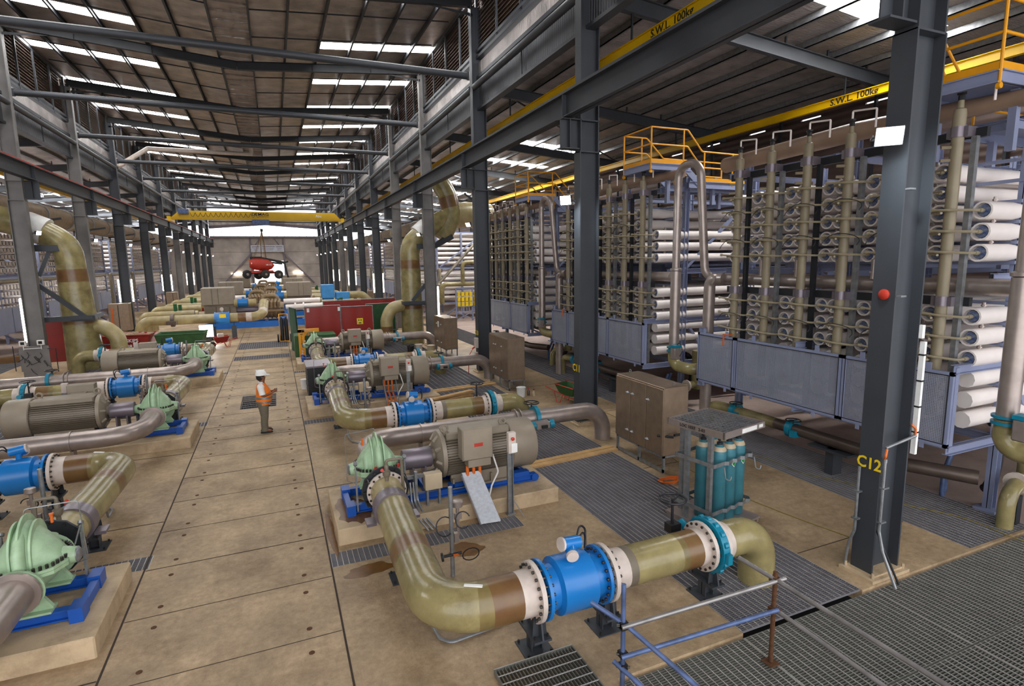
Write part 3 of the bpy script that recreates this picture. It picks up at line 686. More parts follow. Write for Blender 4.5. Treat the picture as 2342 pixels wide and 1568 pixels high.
m.prism(out, .66, .705, 'Z'); m.prism(out, .71, .75, 'Z'); m.prism([(x*.97, y*.97) for x, y in out], .7, .715, 'Z')
m.obj('split_flange', 'green', t, smooth=False)
m = MB()
for i in range(len(out)):
    a, c = out[i], out[(i+1) % len(out)]
    for f_ in (.12, .45, .78): m.tube([((a[0]+(c[0]-a[0])*f_)*.92, (a[1]+(c[1]-a[1])*f_)*.92, .75), ((a[0]+(c[0]-a[0])*f_)*.92, (a[1]+(c[1]-a[1])*f_)*.92, .8)], .028, 6)
m.obj('casing_bolt', 'bolt', t)
m = MB(); hump(m, .46, .4, .34, .68, -1); m.tube([(-.0, -.2, .55), (0, -.55, .52)], [.26, .25], 20); m.tube([(0, .2, .55), (0, .5, .56)], [.24, .22], 20); m.obj('lower_casing', 'green', t)
m = MB(); m.lathe([(0, .33), (.05, .35), (.06, .33)], (0, -.5, .52), (0, -1, 0), 24); m.obj('pump_flange', 'green', t); m = MB(); m.lathe([(0, .29), (.05, .3)], (0, .48, .56), (0, 1, 0), 24); m.obj('pump_flange', 'green', t)
m = MB()
for x in (-.12, .46): m = MB(); m.tube(rnd([(x*1.0, -.44, .8), (x, -.44, .84)], .01), .03, 8); m.lathe([(-.012, .03), (0, .045), (.012, .03)], (x, -.47, .83), (0, 1, 0), 10); m.obj('lifting_eye', 'red', t)
for s1 in (-1, 1):      # bearing housings with gauges on bars
    m = MB(); m.lathe([(0, .1), (.1, .11), (.14, .07)], (s1*.62, 0, .72), (s1, 0, 0), 14); m.box(s1*.62-.02, s1*.62+.02, -.5, -.44, .05, .85)
    m.lathe([(0, .05), (.04, .05)], (s1*.62, -.47, .97), (0, -.5, .8), 12); m.tube(rnd([(s1*.62, -.47, .95), (s1*.6, -.4, .88), (s1*.6, -.2, .78)], .04), .014, 6)
    m.tube([(s1*.62, -.47, .8), (s1*.62, -.47, .95)], .02, 6)
    m.obj('bearing_gauge', 'galv', t)
m = MB(); m.tube(rnd([(.0, 0, 1.34), (0, 0, 1.48), (-.78, -.1, 1.46), (-.8, -.15, .55), (-.6, -.2, .5)], .05, 3), .008, 6); m.obj('vent_tube', 'galv', t)
m = MB(); m.tube([(-.35, -.1, 1.2), (-.35, -.1, 1.32)], .025, 8); m.lathe([(0, .03), (.03, .04)], (-.35, -.1, 1.3), (0, 0, 1), 8); m.obj('vent_cock', 'orange', t)
for ch in list(t.children):      # the casing is compact along the shaft
    if ch.name.startswith('pump_flange'): continue
    for v in ch.data.vertices: v.co.x *= .74
# coupling guard
m = MB(); m.lathe([(0, .2), (.02, .21), (.56, .21), (.58, .2)], (.52, 0, .74), (1, 0, 0), 24)
for x in (.7, .95): m.box(x-.02, x+.02, -.16, .16, .17, .6)
m.obj('coupling_guard', 'guard', t)
m = MB(); m.bbox(.78, 1.12, -.78, -.6, .34, .66, .01); m.obj('junction_box', 'beige', t, smooth=False)
m = MB(); m.box(.6, .65, -.7, -.62, -.02, .72); m.box(1.06, 1.1, -.7, -.62, -.02, .34); m.box(.82, .86, -.7, -.62, -.02, .34); m.box(.3, 1.1, -.6, -.56, .55, .62); m.obj('instrument_stand', 'galv', t, smooth=False)
m = MB()
for i in range(3): m = MB(); m.tube(rnd([(.52+.06*i, -.62, .5), (.52+.06*i, -.7, .15), (.55+.07*i, -.95, -.05), (.72+.08*i, -1.15, -.28)], .1), .02, 6); m.obj('conduit', 'galv', t)
# --- motor
t = thing('electric_motor', '', 'motor', (3.75, 10.75, .3)); T_(t, 'large grey finned electric motor with terminal box')
RM = .46; az0 = .76
m = MB(); m.lathe([(-.98, .22), (-.97, .3), (-.93, .4), (-.9, RM+.02), (-.82, RM+.03), (-.8, RM-.03), (.62, RM-.03)], (0, 0, az0), (1, 0, 0), 32)
m.tube([(-1.12, 0, az0), (-.9, 0, az0)], .12, 16)
for k in range(8):
    a = 2*PI*k/8+.2; m.tube([(-.99, .3*math.cos(a), az0+.3*math.sin(a)), (-.9, .42*math.cos(a), az0+.42*math.sin(a))], .045, 6)
m.bbox(-.78, .6, -.3, .3, az0+.28, az0+.5, .03); m.obj('motor_body', 'motor', t)
m = MB()
for k in range(52):
    a = 2*PI*k/52
    if math.sin(a) > .82: continue
    c_, s_ = math.cos(a), math.sin(a); r0, r1 = RM-.05, RM+.035
    if s_ < -.8: r1 = RM
    m.beam((-.8, (r0+r1)/2*c_, az0+(r0+r1)/2*s_), (.6, (r0+r1)/2*c_, az0+(r0+r1)/2*s_), .012, r1-r0, (0, c_, s_))
m.obj('cooling_fins', 'motord', t, smooth=False)
m = MB(); m.lathe([(.6, RM+.05), (.62, RM+.07), (1.12, RM+.07), (1.17, RM+.04), (1.19, RM-.1), (1.19, .02)], (0, 0, az0), (1, 0, 0), 36); m.obj('fan_cowl', 'motor', t)
m = MB()
for y in (-.4, .4):
    m = MB(); m.box(-.75, .55, y-.1, y+.1, .15, .19); m.box(-.75, .55, y-.02, y+.02, .19, .42)
    for x in (-.72, -.3, .1, .5): m.box(x-.02, x+.02, y-.1, y+.1, .19, .36)
    m.obj('motor_foot', 'motor', t, smooth=False)
m = MB()
for x in (-.78, .5): m = MB(); m.tube([(x+.07*math.cos(a), -.12, az0+.56+.07*math.sin(a)) for a in [2*PI*k/12 for k in range(12)]], .024, 6, closed=True); m.tube([(x, -.12, az0+.42), (x, -.12, az0+.5)], .03, 6); m.obj('eye_bolt', 'motor', t)
m = MB(); m.bbox(-.62, .02, -.82, -.52, az0+.06, az0+.7, .015); m.bbox(-.5, -.02, -.8, -.55, az0-.1, az0+.06, .01); m.box(-.45, -.1, -.54, -.3, az0+.1, az0+.5)
m.bbox(-.6, 0, -.835, -.82, az0+.08, az0+.68, .004); tb = m.obj('terminal_box', 'motor', t, smooth=False)
m = MB(); m.box(-.38, -.2, -.84, -.834, az0+.33, az0+.4); m.obj('warning_label', 'red', tb, smooth=False)
m = MB()
for i in range(3): m = MB(); m.tube(rnd([(-.5+.13*i, -.72, az0-.08), (-.5+.13*i, -.75, az0-.5), (-.47+.13*i, -.9, .08), (-.44+.13*i, -1.25, -.22)], .2), .034, 8); m.obj('power_cable', 'orange', t)
m = MB(); m.tube(rnd([(.05, -.7, az0+.08), (.16, -.72, az0-.3), (-.02, -.8, .22), (-.1, -.85, .0)], .1), .018, 6); m.obj('white_cable', 'paper', t)
# sloping zinc cover plate over the cables (only the nearest train has it)
m = MB(); m.add([(-.22, 0, 0), (.16, -.04, 0), (.0, 1.0-.34, .92), (-.36, 1.0-.3, .92), (-.22, .05, -.02), (.16, .01, -.02), (.0, .71, .9), (-.36, .75, .9)], [(0, 1, 2, 3), (4, 7, 6, 5), (0, 4, 5, 1), (1, 5, 6, 2), (2, 6, 7, 3), (3, 7, 4, 0)])
for v in (-.22, .16): m.beam((v, .02, -.02), (v-.16 if v > 0 else v-.14, .68, .86), .02, .06)
cv = m.obj('cable_cover', 'ltank', smooth=False); cv.location = (3.5, 9.35, .06); cv.scale.z = .86; tag(cv, 'sloping zinc cable cover plate in front of the nearest right-hand motor', 'cover plate')
# cable ladder used on the others
m = MB()
for s1 in (-1, 1): m.beam((s1*.22, .62, .92), (s1*.2, -.1, .0), .02, .1)
for i in range(5): m.beam((-.2, .5-.13*i, .76-.17*i), (.2, .5-.13*i, .76-.17*i), .02, .02)
lad = m.obj('cable_ladder', 'galv', smooth=False); lad.location = (3.42, 9.42+9, .03); tag(lad, 'galvanised cable ladder under the middle right-hand motor', 'cable ladder')
l2 = dup(lad, (0, 9, 0), 0, 'galvanised cable ladder under the farthest right-hand motor')
# --- stop button post
t = thing('stop_button_post', '', 'control post', (4.0, 9.62, 0)); T_(t, 'steel channel post with a red stop button')
m = MB(); m.box(-.06, -.045, -.03, .03, .0, 1.45); m.box(.045, .06, -.03, .03, .0, 1.45); m.box(-.06, .06, .02, .03, .0, 1.45); m.box(-.09, .09, -.05, .05, .0, .03); m.tube([(.06, -.03, .28), (.18, -.25, .02)], .01, 6); m.obj('channel_post', 'galv', t, smooth=False)
m = MB(); m.bbox(-.08, .08, -.14, -.03, 1.3, 1.72, .01); cbx = m.obj('control_box', 'cream', t, smooth=False)
m = MB(); m.lathe([(0, .03), (.03, .035), (.04, .02)], (0, -.14, 1.6), (0, -1, 0), 12); m.obj('stop_button', 'red', cbx)
m = MB(); m.box(-.02, .1, -.145, -.14, 1.32, 1.5); m.obj('paper_tag', 'paper', cbx)
# --- discharge pipe (GRP) with coloured joints
def ringflange(mb, o, ax, r, w_, ro): mb.lathe([(0, r), (0, ro), (w_, ro), (w_, r)], o, ax, 28)
t = thing('grp_discharge_pipe', '', 'pipe', (1.55, 8, 0)); T_(t, 'thick olive fibreglass discharge pipe bending to the flow meter')
P = [(x-1.55, y-8, z) for x, y, z in rnd([(1.62, 9.86, .84), (1.56, 8.2, .82), (1.5, 5.95, .8), (2.75, 5.95, .8)], .95, 10)]
tl = plen(P)
m = MB(); m.tube(P, .29, 28, bands=[(0, .5, 1), (2.2, 2.28, 4), (2.28, 2.62, 2), (2.62, 2.7, 4), (tl-.74, tl-.62, 4), (tl-.62, tl-.22, 2), (tl-.22, tl, 3)])
m.obj('pipe_body', ['olive', 'oliveL', 'brown', 'cream', 'brown2'], t)
m = MB(); ringflange(m, (.075, 1.86, .84), (0, -1, 0), .29, .05, .36); m.obj('pipe_flange', 'cream', t); m = MB(); m.bolts((.075, 1.83, .84), (0, 1, 0), .325, 16, .02, .09); m.obj('flange_bolt', 'bolt', t)
m = MB(); m.lathe([(0, .3), (0, .44), (.05, .44), (.05, .3)], (.075, 1.98, .84), (0, -1, 0), 12); m.obj('flange_adaptor', 'dark', t); m = MB(); m.bolts((.075, 1.94, .84), (0, 1, 0), .39, 12, .024, .12)
for a in (.6, 1.5, 2.5, 3.6, 4.7, 5.7): m.tube([(.075+.41*math.cos(a), 1.98, .84+.41*math.sin(a)), (.075+.41*math.cos(a), 1.7, .84+.41*math.sin(a))], .014, 6)
m.obj('adaptor_bolt', 'bolt', t)
m = MB(); m.lathe([(0, .295), (0, .315), (.28, .315), (.28, .295)], (.03, 1.25, .83), (-.02, -1, 0), 28); m.box(-.42, -.26, .98, 1.24, .62, .67); m.box(.32, .48, .98, 1.24, .62, .67); m.obj('saddle_strap', 'guard', t)
m = MB(); m.tube([(.05, 1.62, 1.1), (.05, 1.62, 1.28)], .035, 10); m.lathe([(0, .05), (.03, .07), (.1, .07), (.12, .04), (.2, .045), (.22, .03)], (.05, 1.62, 1.2), (0, 0, 1), 12)
m.tube(rnd([(.05, 1.62, 1.38), (.05, 1.62, 1.5), (.32, 1.62, 1.5), (.36, 1.62, .3)], .04), .028, 8); m.obj('bleed_valve', 'motord', t)
m = MB(); m.lathe([(0, .025), (.06, .03)], (-.03, 1.56, 1.36), (-.3, -1, .2), 8); m.obj('valve_handle', 'red', t)
m = MB(); m.prism([(.3, -2.02), (.5, -2.13), (.52, -2.09), (.32, -1.98)], 1.082, 1.097, 'Z'); m.obj('pipe_sticker', 'paper', t)
# instrument post beside the pipe
t = thing('instrument_post', '', 'instrument post', (2.3, 8.0, 0)); T_(t, 'galvanised post with gauge and looped hoses')
m = MB(); m.tube([(0, 0, 0), (0, 0, 1.5)], .036, 12); m.obj('post', 'galv', t)
m = MB(); m.tube([(.14, .1, .62), (.14, .1, 1.12)], .03, 8); m.lathe([(0, .05), (.02, .085), (.1, .085), (.11, .07)], (.14, .1, 1.1), (0, -.1, 1), 18); m.box(.08, .2, .07, .12, .9, 1.0); m.box(.05, .12, .0, .08, .55, .7); m.obj('gauge', 'ss', t)
m = MB()
for cx, cz, r in ((-.1, .85, .14), (.2, .9, .12)): m = MB(); m.tube([(cx+r*math.cos(a), .02+.05*math.sin(a), cz+r*math.sin(a)) for a in [PI*1.6*k/14+.3 for k in range(15)]], .01, 6); m.obj('hose_loop', 'black', t)
m = MB(); m.tube([(.28+.14*math.cos(a), -.1, .36+.1*math.sin(a)) for a in [2*PI*k/14 for k in range(15)]], .01, 6); m.obj('hose_loop', 'black', t)
m = MB(); m.tube([(-.14, 0, .36), (.14, -.06, .4)], .025, 8); m.lathe([(0, .07), (.03, .07)], (-.18, 0, .355), (1, -.1, .1), 12); m.obj('sample_valve', 'dark', t)
m = MB(); m.box(.0, .1, -.07, -.04, .36, .4); m.obj('valve_lever', 'orange', t)
# drain hose bow under the bend
m = MB(); m.tube(rnd([(1.62, 7.3, .5), (1.64, 7.1, .06), (1.68, 6.6, .03), (1.8, 6.45, .03), (2.35, 6.5, .03), (3.0, 6.65, .03)], .12), .022, 8)
T_(tag(m.obj('drain_tube', 'galv', loc=(1.8, 5.5, 0)), '', 'tube'), 'thin grey drain tube looping under the fibreglass bend')
# --- flow meter
t = thing('flow_meter', '', 'flow meter', (3.3, 5.95, 0)); T_(t, 'bright blue flanged flow meter')
z = .8
m = MB(); m.lathe([(-.44, .27), (-.44, .29), (-.27, .29), (-.24, .37), (.24, .37), (.27, .29), (.44, .29), (.44, .27)], (0, 0, z), (1, 0, 0), 36); m.obj('meter_body', 'blue', t)
for x in (-.46, .4): m = MB(); ringflange(m, (x, 0, z), (1, 0, 0), .28, .045, .385); m.obj('meter_flange', 'blue', t)
for x in (-.54, .52): m = MB(); ringflange(m, (x-.03, 0, z), (1, 0, 0), .2, .06, .385); m.obj('mating_flange', 'cream', t)
m = MB()
for x in (-.49, .48): m.bolts((x, 0, z), (1, 0, 0), .34, 20, .02, .22)
m.obj('flange_bolt', 'bolt', t)
m = MB(); m.tube([(0, 0, z+.34), (0, 0, z+.5)], .05, 12); m.tube([(-.12, -.02, z+.56), (.14, .02, z+.52)], .085, 16); m.tube([(0, 0, z+.5), (-.05, -.16, z+.46)], .075, 14); hd = m.obj('meter_head', 'blue', t)
m = MB(); m.tube([(-.05, -.15, z+.46), (-.06, -.19, z+.45)], .08, 16); m.tube([(-.12, -.02, z+.56), (-.15, -.024, z+.565)], .09, 16); m.obj('head_cover', 'cream', hd)
m = MB(); m.tube(rnd([(.12, .05, z+.52), (.2, .1, z+.72), (.32, .15, z+.6), (.3, .1, z+.4)], .08), .014, 6); m.tube(rnd([(.12, .03, z+.5), (.24, .06, z+.64), (.3, .12, z+.5), (.28, .1, z+.36)], .08), .014, 6); m.obj('signal_cable', 'black', hd)
def support(x, y, desc, hz=.52):
    t = thing('pipe_support', '', 'pipe support', (x, y, 0)); T_(t, desc)
    m = MB(); m.box(-.2, .2, -.2, .2, 0, .015); m.ibeam((0, 0, .015), (0, 0, .24), .16, .16, .012, (1, 0, 0)); m.box(-.12, .12, -.26, .26, .24, .27); m.prism([(-.26, .27), (.26, .27), (.2, hz), (-.2, hz)], -.012, .012, 'X'); m.prism([(-.1, .27), (.1, .27), (.08, hz), (-.08, hz)], -.15, -.14, 'Y')
    m.obj('stand', 'steel', t, smooth=False)
    m = MB()
    for i in (-1, 1):
        for j_ in (-1, 1): m.tube([(i*.16, j_*.16, .01), (i*.16, j_*.16, .05)], .016, 6); m.tube([(i*.09, j_*.2, .27), (i*.09, j_*.2, .31)], .014, 6)
    m.obj('anchor_bolt', 'bolt', t)
support(2.78, 5.95, 'slate pipe support left of the blue flow meter', .54); support(3.84, 5.95, 'slate pipe support right of the blue flow meter', .54); support(5.62, 5.95, 'slate pipe support under the teal valve', .54)
support(1.56, 8.3, 'slate pipe support under the straight fibreglass pipe', .54)
# --- straight pipe to valve and down elbow
t = thing('grp_outlet_pipe', '', 'pipe', (4.6, 5.95, 0)); T_(t, 'olive fibreglass outlet pipe right of the flow meter')
m = MB(); m.tube([(-.72, 0, z), (.92, 0, z)], .27, 28, bands=[(0, .22, 3), (.22, .34, 1), (1.1, 1.2, 4), (1.2, 1.46, 2), (1.46, 1.7, 3)]); m.obj('pipe_body', ['olive', 'motord', 'brown', 'cream', 'brown2'], t)
m = MB(); ringflange(m, (.86, 0, z), (1, 0, 0), .26, .06, .36); m.obj('pipe_flange', 'cream', t); m = MB(); m.bolts((.9, 0, z), (1, 0, 0), .325, 18, .02, .12); m.obj('flange_bolt', 'bolt', t)
t = thing('butterfly_valve', '', 'valve', (5.62, 5.95, 0)); T_(t, 'teal lug valve with a black handwheel')
m = MB(); ringflange(m, (-.06, 0, z), (1, 0, 0), .2, .12, .4)
for k in range(16): a = 2*PI*k/16; m.tube([(-.03, .38*math.cos(a), z+.38*math.sin(a)), (.03, .38*math.cos(a), z+.38*math.sin(a))], .045, 8)
m.box(-.04, .04, -.46, -.38, z-.1, z+.05); m.tube([(0, .38, z+.0), (0, .6, z+.08)], .07, 10); m.obj('valve_body', 'teal', t)
m = MB(); m.tube([(-.25, .5, z+.1), (-.25, .5, z+.55)], .022, 8); m.box(-.33, -.14, .42, .58, z+.02, z+.16)
m.tube([(-.25+.2*math.cos(a), .5+.2*math.sin(a), z+.55) for a in [2*PI*k/24 for k in range(24)]], .018, 8, closed=True)
for k in range(3): a = 2*PI*k/3+.4; m.tube([(-.25, .5, z+.5), (-.25+.2*math.cos(a), .5+.2*math.sin(a), z+.55)], .014, 6)
m.obj('handwheel', 'black', t)
t = thing('grp_down_elbow', '', 'pipe', (6.3, 5.95, 0)); T_(t, 'olive fibreglass elbow diving through the trench grating')
P = [(x-6.3, 0, z_) for x, z_ in ((5.7, z), )]+[(p[0], 0, p[2]) for p in rnd([(5.72-6.3, 0, z), (6.62-6.3, 0, z), (6.62-6.3, 0, -.6)], .62, 9)][0:]
m = MB(); m.tube(P[1:], .27, 26, bands=[(0, .2, 1)]); m.obj('pipe_body', ['olive', 'cream'], t)
m = MB(); ringflange(m, (5.7-6.3, 0, z), (1, 0, 0), .26, .06, .36); m.obj('pipe_flange', 'cream', t)
# --- suction pipe, steel, behind the motor
t = thing('steel_suction_pipe', '', 'pipe', (5, 12.9, 0)); T_(t, 'long pale steel suction pipe behind the motor')
P = [(x-5, y-12.9, z_) for x, y, z_ in rnd([(1.62, 11.25, .86), (1.62, 12.9, .86), (8.2, 12.9, .86), (8.2, 12.9, -.4)], .85, 10)]
m = MB(); m.tube(P, .225, 22); m.obj('pipe_body', 'ss', t)
m = MB()
for x in (-2.0, .5, .62): m = MB(); m.lathe([(0, .225), (0, .25 if x < 0 else .3), (.03, .25 if x < 0 else .3), (.03, .225)], (x, 0, .86), (1, 0, 0), 22); m.obj('pipe_band', 'ss', t)
m = MB(); m.lathe([(0, .2), (0, .3), (.05, .3), (.05, .2)], (-3.38, -1.6, .86), (0, 1, 0), 20); m.obj('end_flange', 'ss', t)
for x in (-2, .23): m = MB(); m.box(x-.03, x+.03, -.12, .12, 0, .65); m.obj('pipe_leg', 'ss', t)
t = thing('actuated_valve', '', 'valve', (6.1, 12.9, -.14)); T_(t, 'small teal-ended actuated valve with handwheel on the steel pipe')
m = MB(); m.tube([(-.3, -.42, .92), (-.2, -.42, .92)], .12, 10); m.tube([(.2, -.42, .92), (.32, -.42, .92)], .12, 10); m.lathe([(-.05, .22), (-.05, .32), (.05, .32), (.05, .22)], (0, 0, 1.0), (1, 0, 0), 18); m.obj('actuator_end', 'teal', t)
m = MB(); m.bbox(-.2, .2, -.53, -.31, .82, 1.02, .02); m.tube([(0, -.32, .95), (0, -.2, 1.0)], .05, 8); m.obj('actuator_body', 'ss', t)
m = MB(); m.box(-.06, .1, -.58, -.52, .86, .94); m.tube([(-.1, 0, 1.3), (-.1, 0, 1.42)], .02, 6); m.tube([(-.1+.2*math.cos(a), .2*math.sin(a), 1.42) for a in [2*PI*k/20 for k in range(20)]], .016, 6, closed=True)
for k in range(3): a = 2*PI*k/3; m.tube([(-.1, 0, 1.4), (-.1+.2*math.cos(a), .2*math.sin(a), 1.42)], .012, 6)
m.obj('handwheel', 'black', t)
# pools on and beside the first plinth only
m = MB(); p_ = blob(1.08, 10.5, .33, .66, .302, 4); m.add(p_, [tuple(range(len(p_)))]); 
p_ = blob(.64, 10.3, .07, .9, .004, 6); m.add(p_, [tuple(range(len(p_)))]); p_ = blob(1.1, 8.75, .38, .2, .004, 9); m.add(p_, [tuple(range(len(p_)))]); p_ = blob(2.75, 8.7, .3, .22, .004, 12); m.add(p_, [tuple(range(len(p_)))])
struct(m.obj('trim_9', 'wetstain', smooth=False))
# ---- copies: two more right-hand trains, three turned left-hand trains
WH = ['in the nearest right-hand pump train', 'in the middle right-hand pump train', 'in the farthest right-hand pump train']
WL = ['in the nearest left-hand pump train', 'in the middle left-hand pump train', 'in the farthest left-hand pump train']
for o, d in TR:
    for k in (1, 2): dup(o, (0, 9*k, 0), 0, '%s, %s' % (d, WH[k]))
    for k in range(3):
        c = dup(o, (-1.74, 19.85+9*k, 0), PI, '%s, %s' % (d, WL[k])); n_ = o.name.split('.')[0]
        # the left-hand outlet runs are half a metre longer
        if n_ in ('butterfly_valve', 'grp_down_elbow') or (n_ == 'pipe_support' and 'valve' in d): c.location.x -= .5
        if n_ == 'grp_outlet_pipe': c.location.x -= .25; c.scale.x = 1.3
    o['label'] = '%s, %s' % (d, WH[0])
# ================================================================ right-hand membrane racks (three near ones)
Y0 = 5.8; Y1 = 12.3; XF = 11.0
RY = [6.24+.998*k for k in range(6)]
XR_ = 11.2; XV = 11.48
def rack_local():
    R = thing('membrane_rack', '', 'membrane rack', (XF, Y0, 0)); o = lambda x, y, z: (x-XF, y-Y0, z)
    m = MB()       # lavender frame
    for y in (5.82, 9.1, 12.28):
        for x in (12.6, 15.6, 19.0): m.ibeam(o(x, y, .05 if y != 9.1 else 1.3), o(x, y, 7.6), .16, .16, .014, (1, 0, 0))
        for z in (1.45, 2.95, 4.55, 7.2): m.ibeam(o(11.0 if z < 3 else 11.9, y, z), o(19.1, y, z), .12, .16, .012)
    for y in (5.82, 12.28):
        m.beam(o(12.7, y, 1.5), o(15.6, y, .2), .1, .1); m.beam(o(12.6, y, 4.6), o(15.5, y, 7.1), .09, .09); m.beam(o(12.6, y, 3.0), o(13.7, y, 1.6), .09, .09); m.beam(o(15.6, y, 4.5), o(18.9, y, 3.0), .09, .09)
        m.box(*[v for v in (11.03-XF, 11.13-XF)], y-Y0-.03, y-Y0+.03, 1.42, 2.98)
        for x in (12.6, 15.6, 19.0): m.box(x-XF-.18, x-XF+.18, y-Y0-.18, y-Y0+.18, 0, .05)
    for x in (12.6, 19.0):
        for z in (1.45, 7.3): m.ibeam(o(x, 5.8, z), o(x, 12.3, z), .12, .16, .012)
    m.beam(o(13.8, 5.8, 7.55), o(13.8, 12.3, 7.55), .1, .14)
    for y in (6.3, 7.3, 8.2, 10.2, 11.2):
        m.box(13.0-XF, 18.4-XF, y-Y0-.04, y-Y0+.04, 4.68, 4.76)
    m.obj('frame', 'lav', R, smooth=False)
    m = MB()       # front safety screens
    fr, fi = [], []
    for i, (a, c) in enumerate(((5.8, 7.9), (7.93, 10.9), (10.93, 12.3))):
        m = MB(); y0, y1 = a-Y0, c-Y0; z0, z1 = 1.5, 2.9
        for (ya, yb, za, zb) in ((y0, y1, z0, z0+.07), (y0, y1, z1-.07, z1), (y0, y0+.07, z0, z1), (y1-.07, y1, z0, z1)): m.box(-.03, .03, ya, yb, za, zb)
        m.box(.035, .05, y0-.015, y1+.015, z0-.04, z0); 
        for f_ in (.2, .8): yy = y0+(y1-y0)*f_; m.box(-.035, -.02, yy-.05, yy+.05, z1-.03, z1+.13); m.box(-.035, -.02, yy-.04, yy+.04, z0-.1, z0+.04)
        s_ = m.obj('safety_screen', 'lav', R, smooth=False)
        m = MB(); m.box(-.004, .004, y0+.07, y1-.07, z0+.07, z1-.07); m.obj('perforated_sheet', 'lavp', s_, smooth=False)
        m = MB()
        for (ya, yb, za, zb) in ((y0+.055, y1-.055, z0+.055, z0+.07), (y0+.055, y1-.055, z1-.07, z1-.055), (y0+.055, y0+.07, z0+.07, z1-.07), (y1-.07, y1-.055, z0+.07, z1-.07)): m.box(-.034, -.028, ya, yb, za, zb)
        m.obj('gasket_line', 'dark', s_, smooth=False)
        if i == 2: m = MB(); m.box(-.06, -.04, y0+.35, y0+.39, z1-.25, z1+.06); m.box(-.06, .1, y0+.2, y0+.38, z1+.03, z1+.06); m.obj('warning_ribbon', 'orange', s_, smooth=False)
    m = MB()       # dark cross bars that carry the risers
    for z in (7.06, 4.13): m.beam(o(XR_+.24, 5.9, z), o(XR_+.24, 11.7, z), .1, .16)
    m.obj('cross_bar', 'dark', R, smooth=False)
    for k, y in enumerate(RY):
        m = MB(); m.tube([o(XR_, y, 2.0), o(XR_, y, 7.2)], .095, 14); m.lathe([(0, .1), (.25, .1), (.32, .09), (.34, .05), (.5, .045)], o(XR_, y, 7.15), (0, 0, 1), 14)
        for z in (6.62, 6.84): m.tube([o(XR_, y, z), o(XR_-.2, y+.14, z)], .03, 6)
        r = m.obj('riser_pipe', 'riser', R)
        m = MB()
        for z in (7.0, 4.05): m = MB(); m.lathe([(0, .11), (.18, .11)], o(XR_, y, z), (0, 0, 1), 14); m.box(XR_-XF-.03, XR_-XF+.23, y-Y0-.17, y-Y0+.17, z, z+.17); m.obj('pipe_clamp', 'guard', r)
        m = MB(); m.tube([o(XR_, y, 7.62), o(XR_, y, 7.7)], .05, 8); m.tube([o(XR_, y, 7.72), o(XR_, y, 7.76)], .07, 8); m.obj('bleed_cock', 'black', r)
        m = MB(); m.tube(rnd([o(XR_, y, 7.74), o(XR_, y, 7.92), o(XR_, y-.5, 7.86), o(XR_, y-.5, 7.5)], .02, 2), .02, 6); m.obj('bleed_tube', 'white', r)
        m = MB(); m.box(XR_-XF+.1, XR_-XF+.2, y-Y0-.245, y-Y0-.155, 1.5, 7.0); m.obj('channel_upright', 'dark' if k % 2 else 'galv', R, smooth=False)
        if k:
            for z in (5.3, 6.0, 3.4):
                m = MB(); m.tube([o(XR_-.2+.05*math.sin(a*3), y-.05+.42*math.cos(a), z-.05+.2*math.sin(a)) for a in [PI*i/10*1.15-.2 for i in range(11)]], .009, 5); m.obj('sampling_hose', 'black', r)
    # header pipes along the rack
    m = MB(); m.tube([o(11.75, 5.0, 7.55), o(11.75, 8.5, 7.62), o(11.75, 12.3, 7.5)], [.13, .2, .2], 18); m.obj('top_header', 'htan', R)
    m = MB(); m.tube(rnd([o(11.6, 5.2, 4.4), o(11.6, 12.1, 4.4), o(11.25, 12.15, 4.4)], .1), .15, 16)
    m.tube(rnd([o(11.45, 11.9, 4.4), o(11.35, 12.32, 4.38), o(11.35, 12.34, .0)], .3), .16, 16); m.obj('mid_header', 'ss', R)
    for y in (7.7, 8.5, 9.55, 10.6, 11.4):
        m = MB(); m.tube([o(11.42, y, 4.5), o(11.42, y, 4.9)], .05, 10); m.lathe([(0, .075), (.04, .075)], o(11.42, y, 4.62), (0, 0, 1), 10); m.obj('feed_stub', 'ss', R)
    # pressure vessels
    prof = [(0, .128), (0, .158), (.1, .16), (.85, .157), (1.0, .14), (6.9, .138), (6.95, .1)]
    vm = MB(); vm.lathe([(.08, .02), (.08, .128)]+prof, (0, 0, 0), (1, 0, 0), 14); v0 = vm.obj('pressure_vessel', 'white'); 
    cm = MB(); cm.lathe([(.04, .02), (.04, .1), (.075, .118)], (0, 0, 0), (1, 0, 0), 12); cm.tube([(.08, 0, 0), (-.03, 0, 0)], .035, 8); cm.tube([(.03, 0, 0), (.0, 0, 0)], .05, 8); c0_ = cm.obj('end_cap', 'cap')
    k1 = MB(); k1.tube(rnd([(.02, 0, 0), (-.28, 0, 0), (-.42, .32, .02), (-.42, .72, .05)], .06, 3), .024, 6); k1.lathe([(0, .03), (.05, .035)], (-.42, .7, .05), (0, 1, 0), 8); k1.tube([(-.1, 0, 0), (.0, 0, 0)], .038, 8); ka = k1.obj('connector_pipe', 'tubeb')
    k2 = MB(); k2.tube(rnd([(.02, 0, 0), (-.26, 0, 0), (-.36, -.2, .0), (-.52, -.34, -.03)], .05, 3), .022, 6); k2.tube([(-.1, 0, 0), (.0, 0, 0)], .038, 8); kb = k2.obj('connector_pipe', 'tubeb')
    sb = MB(); sb.tube([(.35, 0, .13), (.35, 0, .24)], .03, 8); sb.lathe([(0, .045), (.03, .045)], (.35, 0, .17), (0, 0, 1), 8); sp_ = sb.obj('side_port', 'ss')
    n = 0
